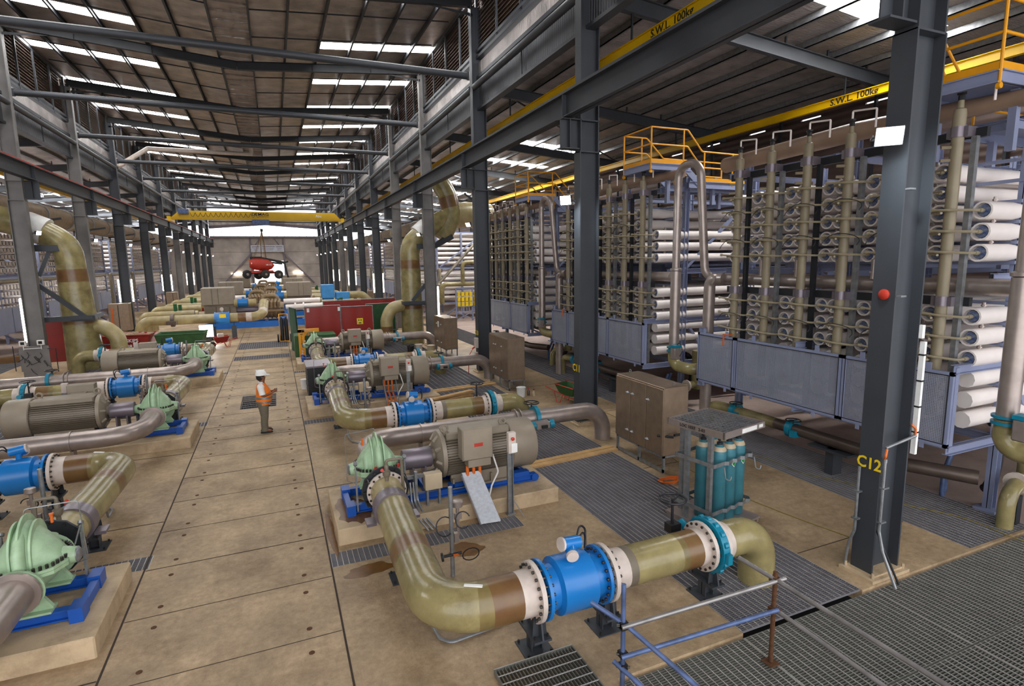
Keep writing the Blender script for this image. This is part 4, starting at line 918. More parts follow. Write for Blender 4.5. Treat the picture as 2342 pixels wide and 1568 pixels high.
    for k, y in enumerate(RY):
        for s1 in (-1, 1):
            yy = y+s1*.35
            for r_ in range(8):
                z = (5.0+.368*r_) if r_ < 5 else 3.87-.385*(r_-5)
                if k == 0 and s1 < 0 and r_ in (3, 4): continue
                v = v0.copy(); COL.objects.link(v); v.location = (XV-XF, yy-Y0, z); v.parent = R
                for q in (c0_, ka if s1 < 0 else kb, sp_):
                    c_ = q.copy(); COL.objects.link(c_); c_.parent = v
                n += 1
    for q in (v0, c0_, ka, kb, sp_): bpy.data.objects.remove(q)
    # lower vessels behind the screens, back face and rear ends
    m = MB()
    for k, y in enumerate(RY):
        for s1 in (-1, 1):
            for z in (2.72, 2.33, 1.95): m.lathe(prof, o(XV+.02, y+s1*.35, z), (1, 0, 0), 10)
    lw = m.obj('lower_vessels', 'white', R); lw['kind'] = 'stuff'
    # support cradles under the vessels
    m = MB()
    for x in (12.5, 15.3, 18.0):
        for z in [4.815+.368*i for i in range(6)]+[2.525+.385*i for i in range(5)]: m.box(x-XF-.03, x-XF+.03, 0, 6.45, z-.03, z+.03)
    m.obj('vessel_cradle', 'lav', R, smooth=False)
    return R
rk0 = rack_local()
RL = ['nearest lavender membrane rack with stacked white vessels, behind the column marked C12', 'second lavender membrane rack with white vessels, behind the column marked C11', 'third lavender membrane rack with white vessels, behind the second steel cabinet']
rk0['label'] = RL[0]; rk0['group'] = 'membrane racks on the right'
for k in (1, 2): dup(rk0, (0, 9.07*k, 0), 0, RL[k])
# inverted-U pipes in the gaps between racks
UL = ['tall inverted-U steel pipe at the right edge of the picture', 'tall inverted-U steel pipe between the first and second membrane racks', 'tall inverted-U steel pipe between the second and third membrane racks']
for k in range(3):
    t = thing('riser_loop', UL[k], 'pipe', (11.05, 4.2+9.07*k if k else 4.85, 0)); m = MB()
    m.tube(rnd([(0, .15, 2.3), (0, .15, 7.62), (0, -.75, 7.62), (.3, -.75, 4.4), (.55, -1.4, 4.4)], .38, 7), .115, 16); m.tube([(0, .15, 2.3), (0, .15, 4.6)], .15, 16); m.lathe([(0, .12), (.02, .17), (.08, .17), (.1, .12)], (0, .15, 4.6), (0, 0, 1), 16)
    m.obj('loop_pipe', 'ss', t)
    m = MB(); m.lathe([(0, .17), (0, .21), (.04, .21), (.04, .17)], (0, .15, 2.28), (0, 0, 1), 16); m.lathe([(0, .21), (.05, .21)], (0, .15, 2.17), (0, 0, 1), 16); m.obj('teal_flange', 'teal', t)
    m = MB(); m.tube(rnd([(0, .15, 2.25), (0, .15, 1.75), (.1, -.6, 1.72), (.9, -.75, 1.8)], .3, 7), .17, 16); m.obj('grp_bend', 'olive', t)
    m = MB(); m.bbox(-.3, -.06, -.26, -.06, 2.0, 2.35, .02); m.tube([(-.2, -.16, 2.2), (0, .1, 2.2)], .05, 8); m.obj('valve_actuator', 'ss', t)
    m = MB(); m.box(-.3, -.06, -.27, -.05, 2.35, 2.42); m.obj('actuator_lid', 'teal', t)
    m = MB(); m.tube(rnd([(-.1, -.1, 2.4), (-.15, -.3, 2.55), (-.2, -.5, 2.3), (-.15, -.3, 2.1)], .1), .01, 5); m.obj('signal_cable', 'black', t)
# access platforms over the near end of each rack
PL = ['yellow-railed access platform at the top right corner of the picture', 'yellow-railed access platform over the near end of the second membrane rack', 'yellow-railed access platform over the near end of the third membrane rack']
for k in range(3):
    yb = 5.6+9.07*k; t = thing('access_platform', PL[k], 'platform', (11.0, yb, 7.72)); r_ = .026
    m = MB()
    for y in (0, 1.45): m.ibeam((0, y, .1), (1.55, y, .1), .1, .2); m.ibeam((1.5, y, -.4), (4.2, y, -.4), .1, .22); m.beam((1.4, y, .05), (1.95, y, -.4), .06, .2)
    for x in (0, 1.5): m.ibeam((x, 0, .1), (x, 1.45, .1), .1, .2)
    m.box(0, 1.55, 0, 1.45, .17, .2); m.box(1.6, 4.2, 0, 1.45, -.32, -.29)
    for x in (.75, 2.6, 4.0):
        for y in (.12, 1.33): m.beam((x, y, 0 if x < 1 else -.5), (x, y, -1.0), .12, .12)
    m.obj('deck_frame', 'lav', t, smooth=False)
    m = MB()
    for x, y, z0, z1 in ((0, 0, -.05, 1.27), (0, 1.45, -.05, 1.27), (1.25, 0, -.05, 1.27), (.7, 1.45, .1, 1.27), (2.1, 0, -.45, .62), (3.3, 0, -.4, .62), (4.2, 0, -.4, .62), (2.1, 1.45, -.3, .62), (4.2, 1.45, -.3, .62)): m.tube([(x, y, z0), (x, y, z1)], r_, 8)
    for x, y, z in ((0, 0, -.05), (1.25, 0, -.05), (0, 1.45, -.05), (2.1, 0, -.45)): m.lathe([(-.03, .05), (.03, .05)], (x, y, z), (0, 1, 0), 10)
    for d in (0, .5):
        z = 1.27-d
        m.tube([(0, 0, z), (0, 1.45, z)], r_, 8)
        m.tube(rnd([(0, 0, z), (1.4, 0, z), (2.0, 0, z-.62), (4.2, 0, z-.65)], .1, 3), r_, 8)
        m.tube(rnd([(0, 1.45, z), (.9, 1.45, z), (1.6, 1.45, z-.62), (4.2, 1.45, z-.65)], .1, 3), r_, 8)
    m.obj('handrail', 'yellow', t)
    m = MB(); m.box(-.02, 0, 0, 1.45, .2, .33); m.box(0, 1.4, -.02, 0, .2, .33); m.box(2.0, 4.2, -.02, 0, -.3, -.17); m.obj('toe_board', 'yellow', t, smooth=False)
# pipes and valves below the racks
for k in range(3):
    t = thing('underrack_pipe', 'brown steel pipe with a handwheel valve under the %s right-hand membrane rack' % ['first', 'second', 'third'][k], 'pipe', (11.6, 9+9.07*k, 0))
    m = MB(); m.tube(rnd([(-.1, 3.3, -.3), (-.1, 3.3, .75), (0, 2.6, .75), (0, -2.2, .75), (.5, -3.2, .75)], .3), .14, 16, bands=[(0, 3.2, 1)]); m.obj('pipe_body', ['ssd', 'olive'], t)
    for y in (2.4, .55):
        m = MB(); m.lathe([(-.07, .14), (-.07, .22), (.07, .22), (.07, .14)], (0, y, .75), (0, 1, 0), 16); m.box(-.22, -.02, y-.25, y-.1, .6, .76); m.obj('valve_body', 'teal', t)
        m = MB(); m.tube([(-.1, y-.1, .9), (-.1, y-.1, 1.0)], .015, 6); m.tube([(-.1+.17*math.cos(a), y-.1+.17*math.sin(a), 1.0) for a in [2*PI*i/16 for i in range(16)]], .014, 6, closed=True); m.tube([(-.27, y-.1, 1), (.07, y-.1, 1)], .01, 5); m.obj('handwheel', 'black', t)
    m = MB(); m.box(-.15, .15, -.7, -.5, 0, .6); m.box(-.25, .25, -1.1, -.1, .55, .6); m.obj('pipe_stand', 'steel', t, smooth=False)
    t = thing('floor_outlet_pipe', 'short olive elbow pipe rising from the grating beside the %s right-hand rack' % ['first', 'second', 'third'][k], 'pipe', (12.15, 5.3+9.07*k, 0))
    m = MB(); m.tube(rnd([(-.1, 0, -.3), (-.1, 0, .62), (.5, .1, .75), (.8, .1, .75)], .3), .13, 16); m.tube([(.8, .1, .6), (.8, .1, 1.9)], .2, 14); m.obj('pipe_body', 'olive', t)
    m = MB(); m.lathe([(0, .13), (0, .2), (.05, .2), (.05, .13)], (.3, .08, .74), (1, .1, 0), 16); m.obj('pipe_flange', 'cream', t)
    m = MB(); m.box(.15, .3, -.05, .1, 0, .55); m.obj('pipe_stand', 'dark', t)
    t = thing('flexible_hoses', 'looping black hoses and blue strap feet below the side of the %s right-hand rack' % ['first', 'second', 'third'][k], 'hose', (12.4, 6.6+9.07*k, 0))
    m = MB(); m.tube([(.6+.32*math.cos(a), -.5, .95+.7*math.sin(a)) for a in [-1.57+PI*i/12 for i in range(13)]], .1, 12); m.obj('hose', 'black', t)
    m = MB(); m.tube([(.1, 0, 0), (.1, 0, .5), (.3, 0, .9)], .05, 10); m.tube([(.35, .1, 0), (.35, .1, .5), (.5, .1, .9)], .05, 10); m.obj('blue_hose', 'scafb', t)
# ================================================================ middle ground things on the right
def cabinet(y0, y1, h0, h1, label):
    t = thing('control_cabinet', label, 'cabinet', (8.02, y0, 0)); D = .7; W = y1-y0
    m = MB(); m.bbox(0, D, 0, W, h0, h1, .01); m.obj('cabinet_body', 'cabin', t, smooth=False)
    m = MB()
    for x in (.02, D-.07):
        for y in (0.0, W/2-.025, W-.05): m.box(x, x+.05, y, y+.05, 0, h0)
    m.box(.02, .07, 0, W, h0-.05, h0); m.box(.02, D, 0, .05, h0-.05, h0); m.box(.02, D, W-.05, W, h0-.05, h0); m.box(.02, .05, 0, W, .02, .1); m.obj('stand', 'galv', t, smooth=False)
    for i in range(3):
        a = W*i/3+.01; c = W*(i+1)/3-.01; m = MB(); m.bbox(-.025, 0, a, c, h0+.02, h1-.04, .006); d = m.obj('door', 'cabin', t, smooth=False)
        yy = c-.07 if i == 0 else (a+.07 if i == 1 else a+.1)
        yy = [c-.07, c-.1, a+.09][i]
        m = MB()
        for z in (h0+.28, h1-.38): m.lathe([(0, .03), (.03, .03)], (-.025, yy, z), (-1, 0, 0), 10); m.tube([(-.05, yy-.07, z), (-.05, yy+.05, z)], .014, 6)
        m.obj('door_handle', 'ltank', d)
    m = MB()
    for y in (.1, W-.1): m.tube([(D/2, y+.04*math.cos(a), h1+.05+.04*math.sin(a)) for a in [2*PI*i/10 for i in range(10)]], .01, 6, closed=True)
    m.obj('lifting_eye', 'galv', t)
    return t
c1 = cabinet(10.02, 11.95, .42, 2.05, 'stainless three-door cabinet on a stand beside the gas cylinders')
m = MB(); m.tube([(-.06, .15, .9), (.2, -.12, .9)], .03, 8); m.tube([(.2, -.14, .95), (.45, -.14, .95)], .03, 8); m.obj('side_tap', 'dark', c1)
cabinet(19.3, 21.3, .42, 2.05, 'stainless three-door cabinet beside the column marked C10'); c3 = cabinet(27.9, 29.9, .42, 2.05, 'farthest stainless cabinet with a paper notice, before the big pipe riser')
m = MB(); m.box(-.04, -.03, 1.0, 1.22, 1.5, 1.8); m.obj('paper_notice', 'paper', c3)
# gas cylinder pallet
gx, gy = 7.45, 7.8
t = thing('cylinder_cage', 'galvanised gas cylinder cage with a mesh canopy, in front of the nearest cabinet', 'cage', (gx, gy, 0), .2)
m = MB(); zc = 1.86
for (xa, xb, ya, yb) in ((-.62, .62, -.62, -.59), (-.62, .62, .59, .62), (-.62, -.59, -.62, .62), (.59, .62, -.62, .62)): m.box(xa, xb, ya, yb, zc, zc+.12)
m.box(-.62, .62, -.02, .02, zc+.02, zc+.08); m.box(-.3, -.26, -.6, .6, zc+.02, zc+.08)
m.obj('canopy_frame', 'ss', t, smooth=False)
m = MB()
for i in range(15): x = -.6+1.2*i/14; m.box(x-.005, x+.005, -.6, .6, zc+.085, zc+.1); m.box(-.6, .6, x-.005, x+.005, zc+.085, zc+.1)
m.obj('canopy_mesh', 'galv', t, smooth=False)
m = MB()
for x, y in ((-.54, -.3), (-.54, .2), (.3, .5), (-.3, .5)): m.box(x-.04, x+.04, y-.04, y+.04, .1, zc)
m.obj('cage_post', 'galv', t, smooth=False)
m = MB()
for z in (.42, 1.32):
    pts = [(-.62, -.2, z), (-.62, -.44, z)]+[(-.32+.24*i+.06*j, -.44-.05*(j % 2), z) for i in range(4) for j in range(2)]+[(.55, -.42, z), (.55, .3, z)]
    for i in range(len(pts)-1): m.beam(pts[i], pts[i+1], .012, .07)
    m.box(-.62, .5, .4, .42, z-.035, z+.035); m.box(-.62, -.6, -.2, .42, z-.035, z+.035)
for x in (-.35, .58): m.tube(rnd([(x, -.46, 1.25), (x, -.5, 1.05), (x+.05, -.56, 1.02), (x+.07, -.56, 1.1)], .03), .012, 6)
m.obj('retaining_strap', 'galv', t, smooth=False)
m = MB(); m.box(-.62, .62, -.62, .62, .08, .12)
for x in (-.6, .54): m.box(x, x+.06, -.6, .6, 0, .08)
m.obj('pallet_base', 'ss', t, smooth=False)
text('LOC 1037   2-03', .08, 'ink', (-.625, .05, zc+.06), (PI/2, 0, -PI/2), t); m = MB(); m.box(-.1, .35, -.626, -.62, zc+.02, zc+.1); m.obj('sticker', 'paper', t); m = MB(); m.box(.42, .54, -.626, -.62, zc+.03, zc+.09); m.obj('sticker', 'paper', t)
bn = 0
BL = ['front row, left', 'front row, middle', 'front row, right', 'back row, left', 'back row, middle', 'back row, right']
for iy, y in enumerate((-.25, .1)):
    for ix, x in enumerate((-.29, 0, .29)):
        b_ = thing('gas_cylinder', 'teal gas cylinder standing in the cage, ' + BL[bn], 'gas cylinder', (gx+(x+.08)*.98-y*.2, gy+y*.98+(x+.08)*.2, .125), .2, 'gas cylinders in the cage'); bn += 1
        m = MB(); m.lathe([(0, .115), (.02, .132), (1.3, .132), (1.38, .122), (1.44, .09), (1.48, .05), (1.5, .04)], (0, 0, 0), (0, 0, 1), 18); m.obj('cylinder_body', 'bottle', b_)
        m = MB(); m.lathe([(0, .05), (.04, .05)], (0, 0, 1.48), (0, 0, 1), 12); m.tube([(0, 0, 1.5), (0, 0, 1.62)], .022, 8); m.tube([(-.05, 0, 1.58), (.05, 0, 1.58)], .012, 6); m.obj('cylinder_valve', 'dark', b_)
        m = MB(); m.tube([(0, 0, 1.37), (0, 0, 1.395), (0, 0, 1.445)], [.126, .122, .092], 18); o_ = m.obj('shoulder_band', 'beige', b_)
        
        if ix in (1,) or (ix == 2 and iy == 0):
            m = MB(); m.add([(0, -.138, .0), (.07, -.13, .07), (0, -.138, .14), (-.07, -.13, .07)], [(0, 1, 2, 3)]); o_ = m.obj('hazard_diamond', 'paper', b_, smooth=False); o_.location = (-.02, 0, 1.02)
            m = MB(); m.add([(0, -.141, .015), (.055, -.133, .07), (0, -.141, .125), (-.055, -.133, .07)], [(0, 1, 2, 3)]); o_ = m.obj('green_symbol', mat('hazard_green', '0E8A3E', .5), b_, smooth=False); o_.location = (-.02, 0, 1.02)
# second pipe stub with wheel beside the cage base (seen left of the cylinders)
# scaffold guard rail
t = thing('scaffold_guardrail', 'scaffold tube guardrail with clamps around the grating in the foreground', 'guardrail', (4.4, 4.7, 0))
def sc(n, mt, pts, r=.028): m = MB(); m.tube([(x-4.4, y-4.7, z) for x, y, z in pts], r, 12); return m.obj(n, mt, t)
A = (5.36, 4.52); B = (3.44, 4.93)
sc('scaffold_post', 'rust', [(A[0], A[1], 0), (A[0], A[1], 1.2)]); sc('scaffold_post', 'scafb', [(B[0], B[1], .0), (B[0], B[1], 1.3)])
sc('scaffold_rail', 'scaf', [(B[0]-.05, B[1]-.05, .8), (A[0]+.1, A[1]-.06, 1.12)]); sc('scaffold_rail', 'scafb', [(B[0]-.05, B[1]-.05, .42), (A[0]+.02, A[1]-.05, .72)])
sc('scaffold_rail', 'scaf', [(5.2, 4.95, 1.2), (5.36, 4.45, 1.1), (5.6, 1.2, .95)]); sc('scaffold_rail', 'scaf', [(5.4, 4.5, .68), (5.75, 1.2, .35)])
sc('scaffold_rail', 'scafb', [(3.2, 5.25, .95), (3.46, 4.9, .8), (4.0, 3.6, .35)]); sc('scaffold_rail', 'scafb', [(3.36, 5.0, .3), (3.62, 4.4, .1)])
for (x, y, z) in ((A[0], A[1], 1.1), (A[0], A[1], .7), (B[0], B[1], .8), (B[0], B[1], .78), (B[0], B[1], .42), (B[0], B[1], .26)):
    m = MB(); m.box(x-4.4-.045, x-4.4+.045, y-4.7-.045, y-4.7+.045, z-.035, z+.035); m.tube([(x-4.4-.07, y-4.7+.03, z), (x-4.4+.07, y-4.7-.05, z)], .014, 6); m.obj('coupler', 'rust' if x > 5 else 'bolt', t, smooth=False)
m = MB(); m.box(A[0]-4.4-.08, A[0]-4.4+.08, A[1]-4.7-.08, A[1]-4.7+.08, -.02, -.012); m.obj('base_plate', 'rust', t)
# planks
def plank(x0, y0, x1, y1, z, w_, h, label, mt='wood'):
    m = MB(); m.beam((x0, y0, z+h/2), (x1, y1, z+h/2), w_, h); tag(m.obj('timber_plank', mt, loc=((x0+x1)/2, (y0+y1)/2, z), smooth=False), label, 'plank')
plank(5.3, 11.68, 8.0, 11.9, .0, .16, .05, 'front timber plank laid across the trench grating by the nearest motor'); plank(5.3, 11.88, 8.0, 12.1, .0, .16, .05, 'back timber plank laid across the trench grating by the nearest motor')
plank(5.0, 20.3, 8.1, 20.75, .0, .16, .05, 'front timber plank across the trench behind the middle motor'); plank(5.0, 20.55, 8.1, 21.0, .0, .16, .05, 'back timber plank across the trench behind the middle motor')
for i in range(5): plank(4.4+.05*i, 18.25+.1*(i % 2), 6.5-.1*(i % 3), 18.95+.08*(i % 2), .02+.06*i, .2, .05, 'timber plank in the stack beside the middle motor, %s from the bottom' % ['lowest', 'second', 'third', 'fourth', 'topmost'][i].replace('lowest', 'first').replace('topmost', 'fifth'))
plank(5.6, 29.6, 8.0, 29.9, .0, .18, .04, 'long old plank on the grating before the farthest cabinet', 'woodd')
# buckets and bottles
def bucket(x, y, r, h, mt, label):
    t = thing('bucket', label, 'bucket', (x, y, 0)); m = MB(); m.lathe([(0, r*.8), (.0, r*.84), (h, r), (h, r*.95), (.02, r*.8)], (0, 0, 0), (0, 0, 1), 18); m.obj('bucket_body', mt, t)
    m = MB(); m.tube([(0, 0, h-.03), (0, 0, h)], r*1.06, 18); m.obj('bucket_rim', mt, t)
bucket(8.1, 18.3, .17, .36, 'paper', 'white bucket with a lid on the floor beside the second cabinet'); bucket(.82, 23.4, .15, .4, 'paper', 'white bucket on the lane edge beside the black tank')
bucket(6.7, 30.2, .2, .4, 'black', 'black bucket beyond the far suction pipe'); bucket(7.2, 30.4, .22, .42, 'cream', 'cream bucket beyond the far suction pipe'); bucket(7.75, 29.8, .22, .4, 'beige', 'beige bucket nearest the far steel elbow')
for i, (x, y, c_) in enumerate(((8.42, 18.35, 'red'), (8.55, 18.15, 'screen'))):
    t = thing('plastic_bottle', ['small brownish bottle next to the white bucket', 'small clear bottle with a red cap, right of the white bucket'][i], 'bottle', (x, y, 0)); m = MB(); m.lathe([(0, .05), (.16, .055), (.2, .03), (.23, .025)], (0, 0, 0), (0, 0, 1), 12); m.obj('bottle_body', 'beige' if i else 'ssd', t); m = MB(); m.tube([(0, 0, .23), (0, 0, .27)], .03, 10); m.obj('bottle_cap', c_, t)
# wheelbarrows
def barrow(x, y, rz, label, body='skipred', load=False):
    t = thing('wheelbarrow', label, 'wheelbarrow', (x, y, 0), rz)
    m = MB(); m.add([(-.3, -.2, .3), (.25, -.2, .3), (.25, .2, .3), (-.3, .2, .3), (-.45, -.32, .62), (.42, -.32, .68), (.42, .32, .68), (-.45, .32, .62)], [(0, 1, 5, 4), (1, 2, 6, 5), (2, 3, 7, 6), (3, 0, 4, 7), (0, 3, 2, 1)])
    b_ = len(m.v); m.add([(-.28, -.18, .32), (.23, -.18, .32), (.23, .18, .32), (-.28, .18, .32), (-.43, -.3, .62), (.4, -.3, .68), (.4, .3, .68), (-.43, .3, .62)], [(0, 4, 5, 1), (1, 5, 6, 2), (2, 6, 7, 3), (3, 7, 4, 0), (0, 1, 2, 3)])
    m.obj('tray', body, t, smooth=False)
    m = MB(); m.tube([(-.45, -.32, .62), (.42, -.32, .68), (.42, .32, .68), (-.45, .32, .62)], .018, 6, closed=True); m.obj('tray_rim', 'red', t)
    m = MB()
    for s1 in (-1, 1): m.tube([(-.5, s1*.05, .17), (-.1, s1*.2, .26), (.9, s1*.28, .5)], .018, 6); m.tube(rnd([(.15, s1*.2, .28), (.25, s1*.22, 0), (.4, s1*.22, 0), (.5, s1*.24, .38)], .03), .015, 6)
    m.obj('barrow_frame', 'red', t)
    m = MB(); m.lathe([(-.04, .1), (-.04, .16), (-.02, .19), (.02, .19), (.04, .16), (.04, .1)], (-.5, 0, .19), (0, 1, 0), 18); m.obj('wheel', 'black', t)
    if load: 
        m = MB(); m.bbox(-.2, .15, -.15, .15, .4, .85, .04); m.obj('load_sack', 'cream', t)
barrow(-3.25, 38.0, .2, 'red wheelbarrow with a pale sack in the lane before the far pumps', 'skipred', True)
barrow(9.25, 16.7, 1.9, 'green and red wheelbarrow half hidden behind the column marked C11', 'dgreen')
# black tank with steel lid
t = thing('steel_tank', 'black-sided steel tank standing left of the middle right-hand pump', 'tank', (1.3, 22.3, 0)); m = MB(); m.box(-.42, .42, -.75, .75, 0, 1.15); m.obj('tank_body', 'black', t, smooth=False); m = MB(); m.bbox(-.46, .46, -.8, .8, 1.15, 1.22, .01); m.obj('tank_lid', 'guard', t, smooth=False)
m = MB()
for i in range(5): m.box(-.43, .43, -.76, -.75, .1+.2*i, .13+.2*i); m.box(-.43, -.42, -.7, .7, .1+.2*i, .13+.2*i)
m.obj('tank_rib', 'dark', t, smooth=False)
# yellow lifting frame
t = thing('lifting_frame', 'yellow lifting frame with stencilled letters beside the far green pump', 'lifting frame', (1.12, 30.7, 0)); m = MB(); m.box(-.18, .12, -.1, .1, 0, 1.6); m.box(-.18, .85, -.1, .1, 1.45, 1.62)
m.prism([(.12, 1.2), (.3, 1.45), (.12, 1.45)], -.02, .02, 'Y'); m.box(-.35, .3, -.3, .3, 0, .03); m.obj('frame', 'yellow', t, smooth=False)
for i, ch in enumerate('WLLSRT GRD'): (text(ch, .13, 'ink' if i < 7 else 'paper', (-.03, -.105, 1.35-.125*i), (PI/2, 0, 0), t) if ch != ' ' else None)
# grass-green box by the frame
t = thing('canvas_box', 'dark green canvas-sided box left of the far green pump', 'box', (1.35, 31.4, 0)); m = MB(); m.bbox(-.6, 1.5, -.5, .9, 0, 1.25, .03); m.obj('box_body', 'dgreen', t, smooth=False)
# red welding screens
SC = [(1.42, 32.9, 3.35, 33.0, 2.62, 'screen', 'left red translucent welding screen in a steel frame'), (3.4, 33.1, 5.2, 33.2, 2.5, 'screen', 'middle red welding screen with a yellow warning sign'), (5.0, 34.5, 6.8, 34.6, 2.5, 'greenc', 'dark green welding curtain behind the curved pipe'), (2.6, 35.2, 7.0, 35.4, 2.75, 'skipred', 'back red welding screen behind the others')]
for i, (x0, ya, x1, yb, h, mt, lb) in enumerate(SC):
    t = thing('welding_screen', lb, 'welding screen', (x0, ya, 0)); W = x1-x0
    m = MB(); m.tube([(0, 0, 0), (0, 0, h)], .025, 8); m.tube([(W, yb-ya, 0), (W, yb-ya, h)], .025, 8); m.tube([(0, 0, h), (W, yb-ya, h)], .025, 8); m.tube([(0, -.3, .02), (0, .3, .02)], .025, 8); m.tube([(W, -.2, .02), (W, .4, .02)], .025, 8); m.obj('screen_frame', 'galv', t)
    m = MB(); n_ = 24; vs = []
    for j in range(n_+1): vs += [(W*j/n_, (yb-ya)*j/n_+.004*math.sin(j*.7), .12), (W*j/n_, (yb-ya)*j/n_+.005*math.sin(j*.6+.5), h-.04)]
    m.add(vs+[(x, y+.012, z) for x, y, z in vs], [(2*j, 2*j+2, 2*j+3, 2*j+1) for j in range(n_)]+[(2*j+50, 2*j+51, 2*j+53, 2*j+52) for j in range(n_)]); m.obj('screen_sheet', mt, t)
    if i == 1:
        m = MB(); m.box(.85, 1.2, -.03, -.02, 1.45, 1.8); s_ = m.obj('warning_sign', 'ylab', t, smooth=False); m = MB(); m.box(.92, 1.0, -.035, -.03, 1.66, 1.72); m.box(1.05, 1.13, -.035, -.03, 1.66, 1.72); m.box(.95, 1.1, -.035, -.03, 1.5, 1.55); m.obj('sign_marks', 'ink', s_)
    if i == 0:
        for x in (.12, 1.78): m = MB(); m.box(x, x+.13, -.03, -.02, h-.32, h-.1); m.obj('paper_notice', 'paper', t)
t = thing('green_tarpaulin', 'crumpled dark green tarpaulin hung at the left end of the welding screens', 'tarpaulin', (1.0, 33.8, 0)); m = MB(); vs = []
for j in range(17):
    for z in (0, .8, 1.6, 2.5): vs.append((-.35+.05*math.sin(j*1.3+z)+.02*j, .9-.11*j, z))
m.add(vs, [(4*j+i, 4*j+4+i, 4*j+5+i, 4*j+1+i) for j in range(16) for i in range(3)]); b_ = len(vs)
m.add([(x+.03, y, z) for x, y, z in vs], [(4*j+i, 4*j+1+i, 4*j+5+i, 4*j+4+i) for j in range(16) for i in range(3)]); m.obj('tarp', 'greenc', t)
# cylinder trolley
t = thing('cylinder_trolley', 'yellow two-wheeled trolley carrying black gas cylinders by the screens', 'trolley', (.35, 38.2, 0)); m = MB()
for s1 in (-1, 1): m.tube(rnd([(s1*.25, .1, .15), (s1*.25, .15, 1.5), (s1*.25, .4, 1.8)], .2), .03, 8)
m.tube([(-.25, .4, 1.8), (.25, .4, 1.8)], .03, 8); m.tube([(-.25, .12, .8), (.25, .12, .8)], .03, 8); m.box(-.3, .3, -.25, .15, .1, .14); m.obj('trolley_frame', 'yellow', t)
for s1 in (-1, 1): m = MB(); m.lathe([(-.05, .1), (-.05, .24), (0, .28), (.05, .24), (.05, .1)], (s1*.38, .1, .28), (1, 0, 0), 18); m.obj('wheel', 'woodd' if 0 else 'black', t)
for i, x in enumerate((-.12, .14)):
    b_ = thing('gas_cylinder', ['black gas cylinder on the yellow trolley, left one', 'black gas cylinder on the yellow trolley, right one'][i], 'gas cylinder', (.35+x, 38.1, .15), 0, 'black cylinders on the trolley'); m = MB(); m.lathe([(0, .1), (.02, .12), (1.3, .12), (1.42, .06), (1.48, .05)], (0, 0, 0), (0, 0, 1), 14); m.obj('cylinder_body', 'black', b_); m = MB(); m.tube([(0, 0, 1.46), (0, 0, 1.58)], .035, 8); m.obj('cylinder_cap', 'blue', b_)
# orange coil and hoses on the floor
m = MB(); m.tube([(7.85+(.16+.002*i)*math.cos(i*.5), 9.55+(.13)*math.sin(i*.5), .02+.0009*i) for i in range(70)], .012, 6); tag(m.obj('extension_cord', 'orange', loc=(7.85, 9.55, 0)), 'orange extension cord coiled on the floor behind the gas cylinders', 'cord')
m = MB(); m.tube([(9.2+.5*math.sin(i*.25), 18.0-.48*i, .012) for i in range(26)], .007, 5); tag(m.obj('yellow_hose', 'dyel', loc=(9.3, 12, 0)), 'thin yellow hose lying along the aisle behind the cabinets', 'hose')
m = MB(); m.tube([(10.75+.12*math.sin(i*.8)+.05*i, 10.2-.25*i, .012) for i in range(24)], .007, 5); tag(m.obj('yellow_hose', 'dyel', loc=(11, 7, 0)), 'thin yellow hose lying on the grating behind the column marked C12', 'hose')
# column-side socket box with red plug
t = thing('socket_box', 'white socket box with a red plug on the column marked C10', 'socket box', (8.1, 23.2, 0)); m = MB(); m.bbox(-.08, .08, -.1, .06, 1.15, 1.6, .01); m.box(-.06, .06, -.06, .06, .5, .95); m.obj('box_body', 'cream', t, smooth=False); m = MB(); m.tube([(-.1, -.05, 1.2), (-.2, -.06, 1.12)], .04, 8); m.tube(rnd([(-.2, -.06, 1.1), (-.4, -.1, .8), (-.42, -.1, 0)], .2), .015, 5); m.obj('plug', 'red', t); m = MB(); m.box(-.04, .04, -.08, -.06, .5, .9); m.obj('orange_reel', 'orange', t)
# instrument pedestal on the left-hand galvanised column
t = thing('gauge_stand', 'cluster of gauges and tubing on the base of the galvanised left-hand column', 'gauge stand', (-10.35, 31.85, 0))
m = MB(); m.box(-.55, .55, -.2, -.16, .3, 1.45); m.box(-.5, .5, -.18, .1, 0, .35); m.obj('back_board', 'patchy', t, smooth=False)
m = MB()
for x in (-.35, .3): m.bbox(x-.13, x+.13, -.32, -.2, 1.5, 1.72, .01); m.tube([(x, -.25, 1.3), (x, -.25, 1.5)], .02, 6)
m.tube([(-.35, -.25, 1.35), (.3, -.25, 1.35)], .02, 6); m.obj('display_head', 'paper', t, smooth=False)
m = MB(); 
for x in (-.35, .3): m.box(x-.07, x+.07, -.325, -.32, 1.55, 1.68)
m.obj('display_face', 'ink', t, smooth=False)
m = MB(); rr = random.Random(3)
for i in range(12): x, z = rr.uniform(-.5, .5), rr.uniform(.4, 1.2); m.tube(rnd([(x, -.22, z), (x+.1, -.32, z-.15), (x+rr.uniform(-.3, .3), -.25, z-.3)], .06), .012, 5)
m.tube([(-.75, -.2, .35), (-.75, -.2, 1.5)], .018, 6); m.tube([(.8, -.2, .2), (.8, -.2, 1.3), (.5, -.2, 1.3)], .018, 6); m.obj('tubing', 'dark', t)
